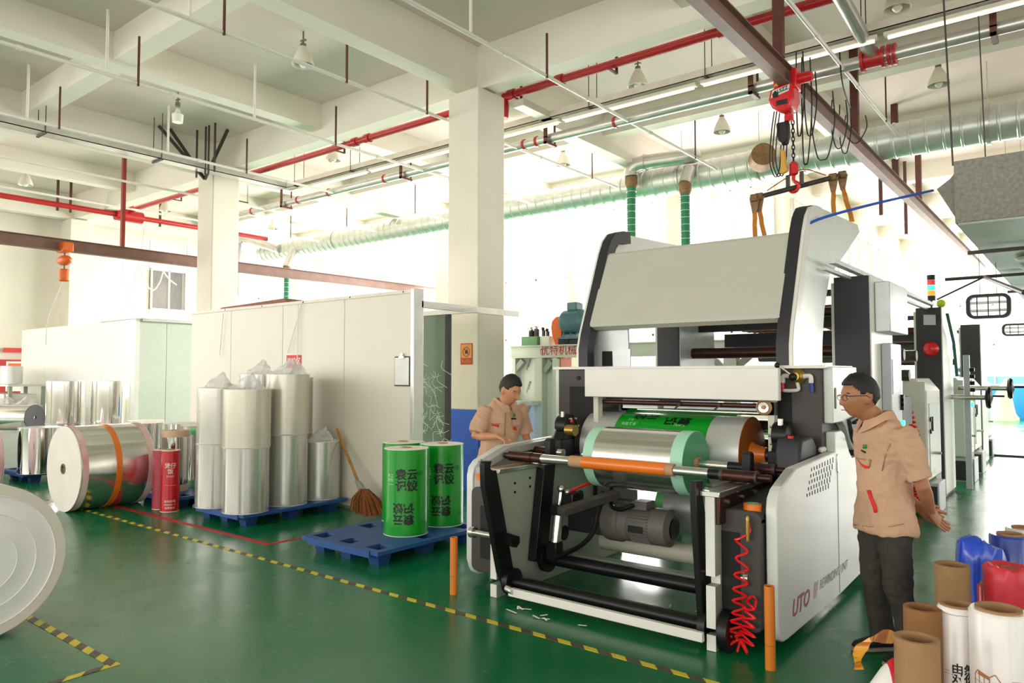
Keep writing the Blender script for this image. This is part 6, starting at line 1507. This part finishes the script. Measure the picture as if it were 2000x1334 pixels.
def person(label, org, face, P):
    org = Vector(org); Fv = Vector(face).normalized(); Lv = Vector((0, 0, 1)).cross(Fv); Zv = Vector((0, 0, 1))
    t = thing('person', org, label, 'person')
    lean = P.get('lean', 0.); side = P.get('side', 0.)
    def T(f, l, z): 
        k = max(0, z - .85); f = f + P.get('nb', 0) * max(0, min(1, (z - 1.22) / .24)) * (1 if z < 1.52 else 0); return org + Fv * (f + lean * k) + Lv * (l + side * k) + Zv * z
    def Tp(p): return T(*p)
    # ---- body: torso, neck, arms, legs and head as one skin
    b = MB()
    tor = [(.80, 0, .15, .10), (.92, 0, .16, .11), (1.05, 0, .145, .1), (1.2, .01, .16, .11), (1.32, 0, .17, .11), (1.4, -.01, .16, .09), (1.45, -.012, .1, .07)]
    b.loft([ring(T(f, 0, z), Lv, Fv, rx, ry) for z, f, rx, ry in tor])
    hc = Tp(P['head']); b.tube(spline([T(-.015, 0, 1.4), T(.0, 0, 1.455), hc - Zv * .08 - Fv * .03, hc - Zv * .03 - Fv * .02], 4), .062, 16)
    hf = (Fv * math.cos(P['hyaw']) + Lv * math.sin(P['hyaw'])); hl = Zv.cross(hf); pit = P['hpitch']
    hz = (Zv * math.cos(pit) + hf * math.sin(pit)); hf = (hf * math.cos(pit) - Zv * math.sin(pit))
    hs = P.get('hs', 1.)
    def Hd(v): return hc + (hf * v[0] + hl * v[1] + hz * v[2]) * hs
    hv, nu, nv = head_pts(); b.add([Hd(v) for v in hv], sphere_faces(nu, nv))
    for s in (-1, 1):
        b.add([Hd((v.x * .6 - .01, s * .077 + v.y * .35, v.z - .012)) for v in MB().sphere((0, 0, 0), .033, 12, 8).v], MB().sphere((0, 0, 0), .033, 12, 8).f)
    ex = MB()
    for sd in ('L', 'R'):
        sh, el, wr, hd, pn, curl = P['arm' + sd]; sg = 1 if sd == 'L' else -1
        S_, E_, W_ = Tp(sh), Tp(el), Tp(wr)
        b.tube([S_, S_.lerp(E_, .4), E_, E_.lerp(W_, .3), W_.lerp(E_, .25), W_], [.055, .048, .041, .042, .032, .027], 14)
        D = (Fv * hd[0] + Lv * hd[1] + Zv * hd[2]).normalized(); N_ = (Fv * pn[0] + Lv * pn[1] + Zv * pn[2]); N_ = (N_ - D * N_.dot(D)).normalized()
        Sd = D.cross(N_) * (1 if sd == 'R' else -1)   # towards the thumb
        b.loft([ring(W_ + D * u, Sd, N_, w, th, 12, .8) for u, w, th in ((-.02, .026, .02), (.02, .036, .017), (.06, .042, .015), (.088, .041, .013), (.094, .03, .008))])
        for k, (o_, ln) in enumerate(((.031, .068), (.0105, .076), (-.0105, .07), (-.031, .056))):
            p = W_ + D * .08 + Sd * o_; d = D.copy(); pts = [p]; a = 0
            for q, fr in enumerate((.45, .32, .23)):
                a += curl[q]; d = D * math.cos(a) + N_ * math.sin(a) + Sd * (o_ * 1.2); d.normalize(); pts.append(pts[-1] + d * ln * fr * 1.12)
            ex.tube(spline(pts, 3), [.0095 - .0022 * i / 9 for i in range(10)], 8)
        d0 = (Sd * .75 + D * .65 + N_ * .15).normalized(); p = W_ + D * .025 + Sd * .026
        ex.tube(spline([p, p + d0 * .032, p + d0 * .05 + (D * .8 + N_ * .3) * .022, p + d0 * .055 + (D * .8 + N_ * .5) * .045], 3), [.0135, .0132, .013, .012, .0115, .011, .0105, .0095, .009, .0075], 8)
    for sd in ('L', 'R'):
        hp, kn, an = P['leg' + sd][:3]
        b.tube([Tp(hp), Tp(hp).lerp(Tp(kn), .5), Tp(kn), Tp(kn).lerp(Tp(an), .35), Tp(an)], [.085, .075, .055, .055, .038], 14)
    body, _ = remesh(b, 'body', P['skin'], .0065, t, org, extra=ex)
    # ---- hair
    def keep(j, i):
        v = hv[j * nu + i]; x, y, z = v
        lim = .062 if x > .055 else (.062 - (.055 - x) * 1.5 if x > .005 else (-.012 - max(0, -x - .02) * .9))
        if abs(y) > .05 and -.03 < x < .03: lim = max(lim, .012)
        return z > lim
    hb = MB(); hv2 = []
    for v in hv:
        g = 1.035 + .075 * max(0, v.z / .118) + (.035 if v.x > .03 and v.z > .06 else 0) + .03 * _ns.noise(v * 70)
        hv2.append(Hd(Vector((v.x * g, v.y * g * .99, v.z * g + .003))))
    hb.add(hv2, sphere_faces(nu, nv, keep)); ho = hb.build('hair', M_hair, t, smooth=80); so = ho.modifiers.new('s', 'SOLIDIFY'); so.thickness = .012; so.offset = -1
    # ---- face details
    for s in (-1, 1):
        eo = MB().sphere(Hd((.0765, s * .032, .0)), .0105, sc=(1, 1, .6)).build('eye', M_eye, t); MB().sphere(Hd((.0805, s * .032 + .0, -.001)), .0072, sc=(1, 1, .75)).build('iris', M_iris, eo)
        MB().tube([Hd((.084 - .012 * abs(u), s * (.032 + u * .02), .021 + .004 * (1 - abs(u)))) for u in (-1, -.5, 0, .5, 1)], [.002, .0038, .004, .0035, .002], 6).build('eyebrow', M_hair, t)
        MB().tube([Hd((.0815 - .006 * abs(u), s * (.032 + u * .015), .0075 - .003 * abs(u))) for u in (-1, -.5, 0, .5, 1)], .0018, 5).build('eyelid', M_hair, t)
    MB().tube([Hd((.1035 - .02 * u * u, u * .024, -.0695 - .001 * abs(u))) for u in (-1, -.5, 0, .5, 1)], [.0015, .003, .0035, .003, .0015], 6).build('mouth', M_lip, t)
    if P.get('glasses'):
        gl = None
        for s in (-1, 1):
            pts = [Hd((.104 - .014 * abs(.032 + .022 * math.cos(a)) / .05, s * .034 + .022 * math.cos(a), -.002 + .016 * math.sin(a))) for a in [2 * PI * k / 16 for k in range(16)]]
            o = MB().tube(pts, .0016, 6, closed=True).build('glasses', M_lframe, t) if gl is None else MB().tube(pts, .0016, 6, closed=True).build('lens_rim', M_lframe, gl)
            gl = gl or o
            MB().tube([Hd((.098, s * .056, .006)), Hd((.06, s * .08, .008)), Hd((.0, s * .087, .006)), Hd((-.02, s * .086, -.008))], .0022, 6).build('temple', M_lframe, gl)
        MB().tube([Hd((.106, -.012, .002)), Hd((.109, 0, .004)), Hd((.106, .012, .002))], .0016, 6).build('bridge', M_lframe, gl)
    # ---- shirt
    c = MB(); sw = P.get('fat', 1.)
    hem = P.get('hem', .75)
    st = [(hem, 0, .205, .155), (hem + .03, 0, .212, .162), (.92, .005, .198, .148), (1.05, .01, .188, .135), (1.2, .012, .196, .135), (1.32, .0, .2, .13), (1.39, -.01, .188, .118), (1.435, -.015, .15, .108), (1.475, -.018, .102, .092)]
    rg = []
    for z, f, rx, ry in st:
        r_ = ring(T(f, 0, z), Lv, Fv, rx * sw, ry * sw, 24, .9)
        if z > 1.38: r_ = [p - Zv * max(0, (p - T(f, 0, z)).dot(Fv)) * (.55 if z < 1.44 else .95) for p in r_]
        rg.append(r_)
    c.loft(rg)
    for sd in ('L', 'R'):
        sh, el = Tp(P['arm' + sd][0]), Tp(P['arm' + sd][1]); k = P.get('sleeve', .86)
        c.tube([sh - (el - sh) * .1, sh, sh.lerp(el, .35), sh.lerp(el, .65), sh.lerp(el, k)], [.05, .078, .08, .078, .079], 18)
    shirt, bvh = remesh(c, 'shirt', M_shirt, .009, t, org, wrinkle=.02)
    # collar: folded band with two points
    cz = [ (a, T(-.016, 0, 1.47) + (Lv * math.cos(a) * .092 + Fv * math.sin(a) * .084) - Zv * max(0, math.sin(a)) * .062) for a in [math.radians(100 + 340 * k / 24) for k in range(25)]]
    for p0, p1 in ((0, 25),):
        b1 = MB(); rr = []
        for a, p in cz:
            o_ = (Lv * math.cos(a) + Fv * math.sin(a)); fr = max(0, math.sin(a)) ** 3
            rr.append([p + Zv * .022 - o_ * .006, p + Zv * .026 + o_ * .008, p - Zv * (.02 + .03 * fr) + o_ * (.03 + .012 * fr), p - Zv * (.02 + .03 * fr) + o_ * (.022 + .01 * fr)])
        b1.loft(rr).build('collar', M_shirt, shirt, smooth=60)
    # ---- trousers and shoes
    if P.get('legs', True):
        d = MB(); d.loft([ring(T(0, 0, z), Lv, Fv, rx, ry) for z, rx, ry in ((.76, .14, .1), (.84, .16, .115), (.92, .155, .11), (.98, .14, .1))])
        for sd in ('L', 'R'):
            hp, kn, an, toe = P['leg' + sd]; a_, k_, n_ = Tp(hp), Tp(kn), Tp(an)
            d.tube(spline([a_, a_.lerp(k_, .5), k_, k_.lerp(n_, .5), n_ - Zv * .015], 4), [.106 - .032 * min(1, i / 12) - .004 * (i > 13) for i in range(17)], 18)
            tv = (Fv * toe[0] + Lv * toe[1]).normalized(); tl = Zv.cross(tv); hb_ = Vector((n_.x, n_.y, 0)) - tv * .075
            sh_ = MB(); sh_.loft([ring(hb_ + tv * u + Zv * (h / 2 + .022), tl, Zv, w, h / 2, 14, .85) for u, w, h in ((0, .025, .05), (.02, .036, .075), (.08, .04, .085), (.14, .044, .068), (.2, .047, .05), (.245, .04, .038), (.27, .02, .02))])
            so_ = sh_.build('shoe', M_shoe, t, smooth=60)
            sl = MB(); sl.loft([ring(hb_ + tv * u + Zv * .014, tl, Zv, w, .013, 14, .6) for u, w in ((-.004, .024), (.02, .04), (.08, .043), (.14, .048), (.2, .05), (.25, .042), (.276, .02))]); sl.build('sole', M_sole, so_, smooth=50)
        remesh(d, 'trousers', M_jean, .009, t, org, wrinkle=.018)
    # decal on the shirt where the photograph shows it
    def decal(px_pairs, m, nm, par=shirt):
        bb = MB(); rows = []
        for (xa, ya, xb, yb) in px_pairs:
            row = []
            for k in range(4):
                d_ = ray(xa + (xb - xa) * k / 3, ya + (yb - ya) * k / 3).normalized(); h_ = bvh.ray_cast(_C, d_)
                if h_[0] is None: return
                row.append(h_[0] + h_[1] * .004)
            rows.append(row)
        n_ = len(rows)
        bb.add([p for r in rows for p in r], [(i * 4 + k, i * 4 + k + 1, (i + 1) * 4 + k + 1, (i + 1) * 4 + k) for i in range(n_ - 1) for k in range(3)])
        o = bb.build(nm, m, par, smooth=60); so = o.modifiers.new('s', 'SOLIDIFY'); so.thickness = .003; so.offset = 1; return o
    return t, decal, Hd

# ---- worker on the right: side on, hands behind the back
c25, s25 = math.cos(math.radians(5)), math.sin(math.radians(5))
fr_ = -_r * c25 - _h * s25
od = 4.5; oc = _C + _h * od + _r * ((1721 - CX) / F * od); oc.z = 0
PR = dict(skin=M_skin2, head=(.165, 0, 1.582), nb=.075, hs=1.11, hyaw=-.14, hpitch=.06, lean=-.03, glasses=True, hem=.755, fat=1.0,
          armL=((-.035, .185, 1.37), (-.085, .235, 1.06), (-.215, .12, .9), (-.62, -.12, -.7), (-.3, .7, .3), (.15, .25, .2)),
          armR=((-.035, -.185, 1.37), (-.09, -.24, 1.06), (-.23, -.03, .91), (-.4, .6, -.55), (-.5, -.6, .3), (.3, .3, .3)),
          legL=((.0, .09, .84), (-.01, .1, .48), (-.1, .1, .075), (1, .12)), legR=((.0, -.09, .84), (.02, -.1, .48), (-.05, -.12, .075), (1, -.05)))
pr_, dec, Hd_ = person('worker in khaki shirt and glasses standing with hands clasped behind him', oc, fr_, PR)
dec([(1675, 897, 1678, 900), (1681, 904, 1683, 909), (1690, 909, 1690, 915), (1699, 910, 1698, 915)], M_redtrim, 'pocket_trim')
dec([(1694, 958, 1701, 957), (1700, 975, 1706, 973), (1706, 990, 1713, 989), (1708, 1002, 1715, 1001)], M_redtrim, 'pocket_trim')
dec([(1686, 868, 1693, 868), (1686, 876, 1693, 876)], M_logo2, 'chest_emblem'); dec([(1683, 878, 1691, 882), (1683, 881, 1691, 885)], M_blk, 'chest_lettering')
M_seam = mat('shirt seam', '#a57f62', .9)
dec([(1672, 893, 1672, 895), (1686, 896, 1686, 898), (1700, 897, 1700, 899)], M_seam, 'pocket_seam'); dec([(1700, 897, 1702, 897), (1699, 905, 1701, 905), (1698, 912, 1700, 912)], M_seam, 'pocket_seam')
dec([(1738, 866, 1740, 866), (1728, 890, 1730, 890), (1722, 920, 1724, 920)], M_seam, 'shoulder_seam')
dec([(1668, 1024, 1668, 1026), (1700, 1028, 1700, 1030), (1740, 1027, 1740, 1029), (1765, 1022, 1765, 1024)], M_seam, 'hem_seam')
# ---- worker behind the left panel, leaning on it
fl_ = (-_h * .78 + _r * .62)
od = 6.95; oc = _C + _h * od + _r * ((968 - CX) / F * od); oc.z = 0
PL = dict(skin=M_skin, head=(.09, -.03, 1.575), hs=1.13, hyaw=.22, hpitch=.42, lean=.2, side=.03, hem=.8, sleeve=.88, fat=1.06,
          armR=((-.02, -.2, 1.39), (.06, -.33, 1.15), (.29, -.25, 1.165), (.8, .25, -.25), (.25, .1, -1), (.55, .75, .4)),
          armL=((-.02, .2, 1.39), (.05, .29, 1.11), (.2, .28, .93), (.8, -.1, -.4), (.2, .1, -1), (.2, .3, .3)),
          legL=((0, .085, .84), (.03, .1, .48), (-.02, .1, .075), (1, .12)), legR=((0, -.085, .84), (.03, -.1, .48), (-.02, -.12, .075), (1, -.12)))
pl_, dec, Hd_ = person('worker in khaki shirt bending over the machine panel with one hand on it', oc, fl_, PL)
dec([(960, 828, 961, 831), (967, 829, 967, 832), (974, 829, 974, 835)], M_redtrim, 'pocket_trim')
dec([(1001, 833, 1001, 839), (1008, 835, 1008, 841)], M_redtrim, 'pocket_trim')
dec([(1001, 808, 1006, 808), (1001, 815, 1006, 815)], M_logo2, 'chest_emblem'); dec([(998, 816, 1007, 816), (998, 819, 1007, 819)], M_blk, 'chest_lettering')
dec([(986, 806, 988, 806), (985, 830, 987, 830), (984, 850, 986, 850), (983, 866, 985, 866)], M_seam, 'placket')
dec([(958, 826, 958, 827), (967, 827, 967, 828), (977, 827, 977, 828)], M_seam, 'pocket_seam'); dec([(996, 830, 996, 831), (1006, 832, 1006, 833), (1013, 832, 1013, 833)], M_seam, 'pocket_seam')
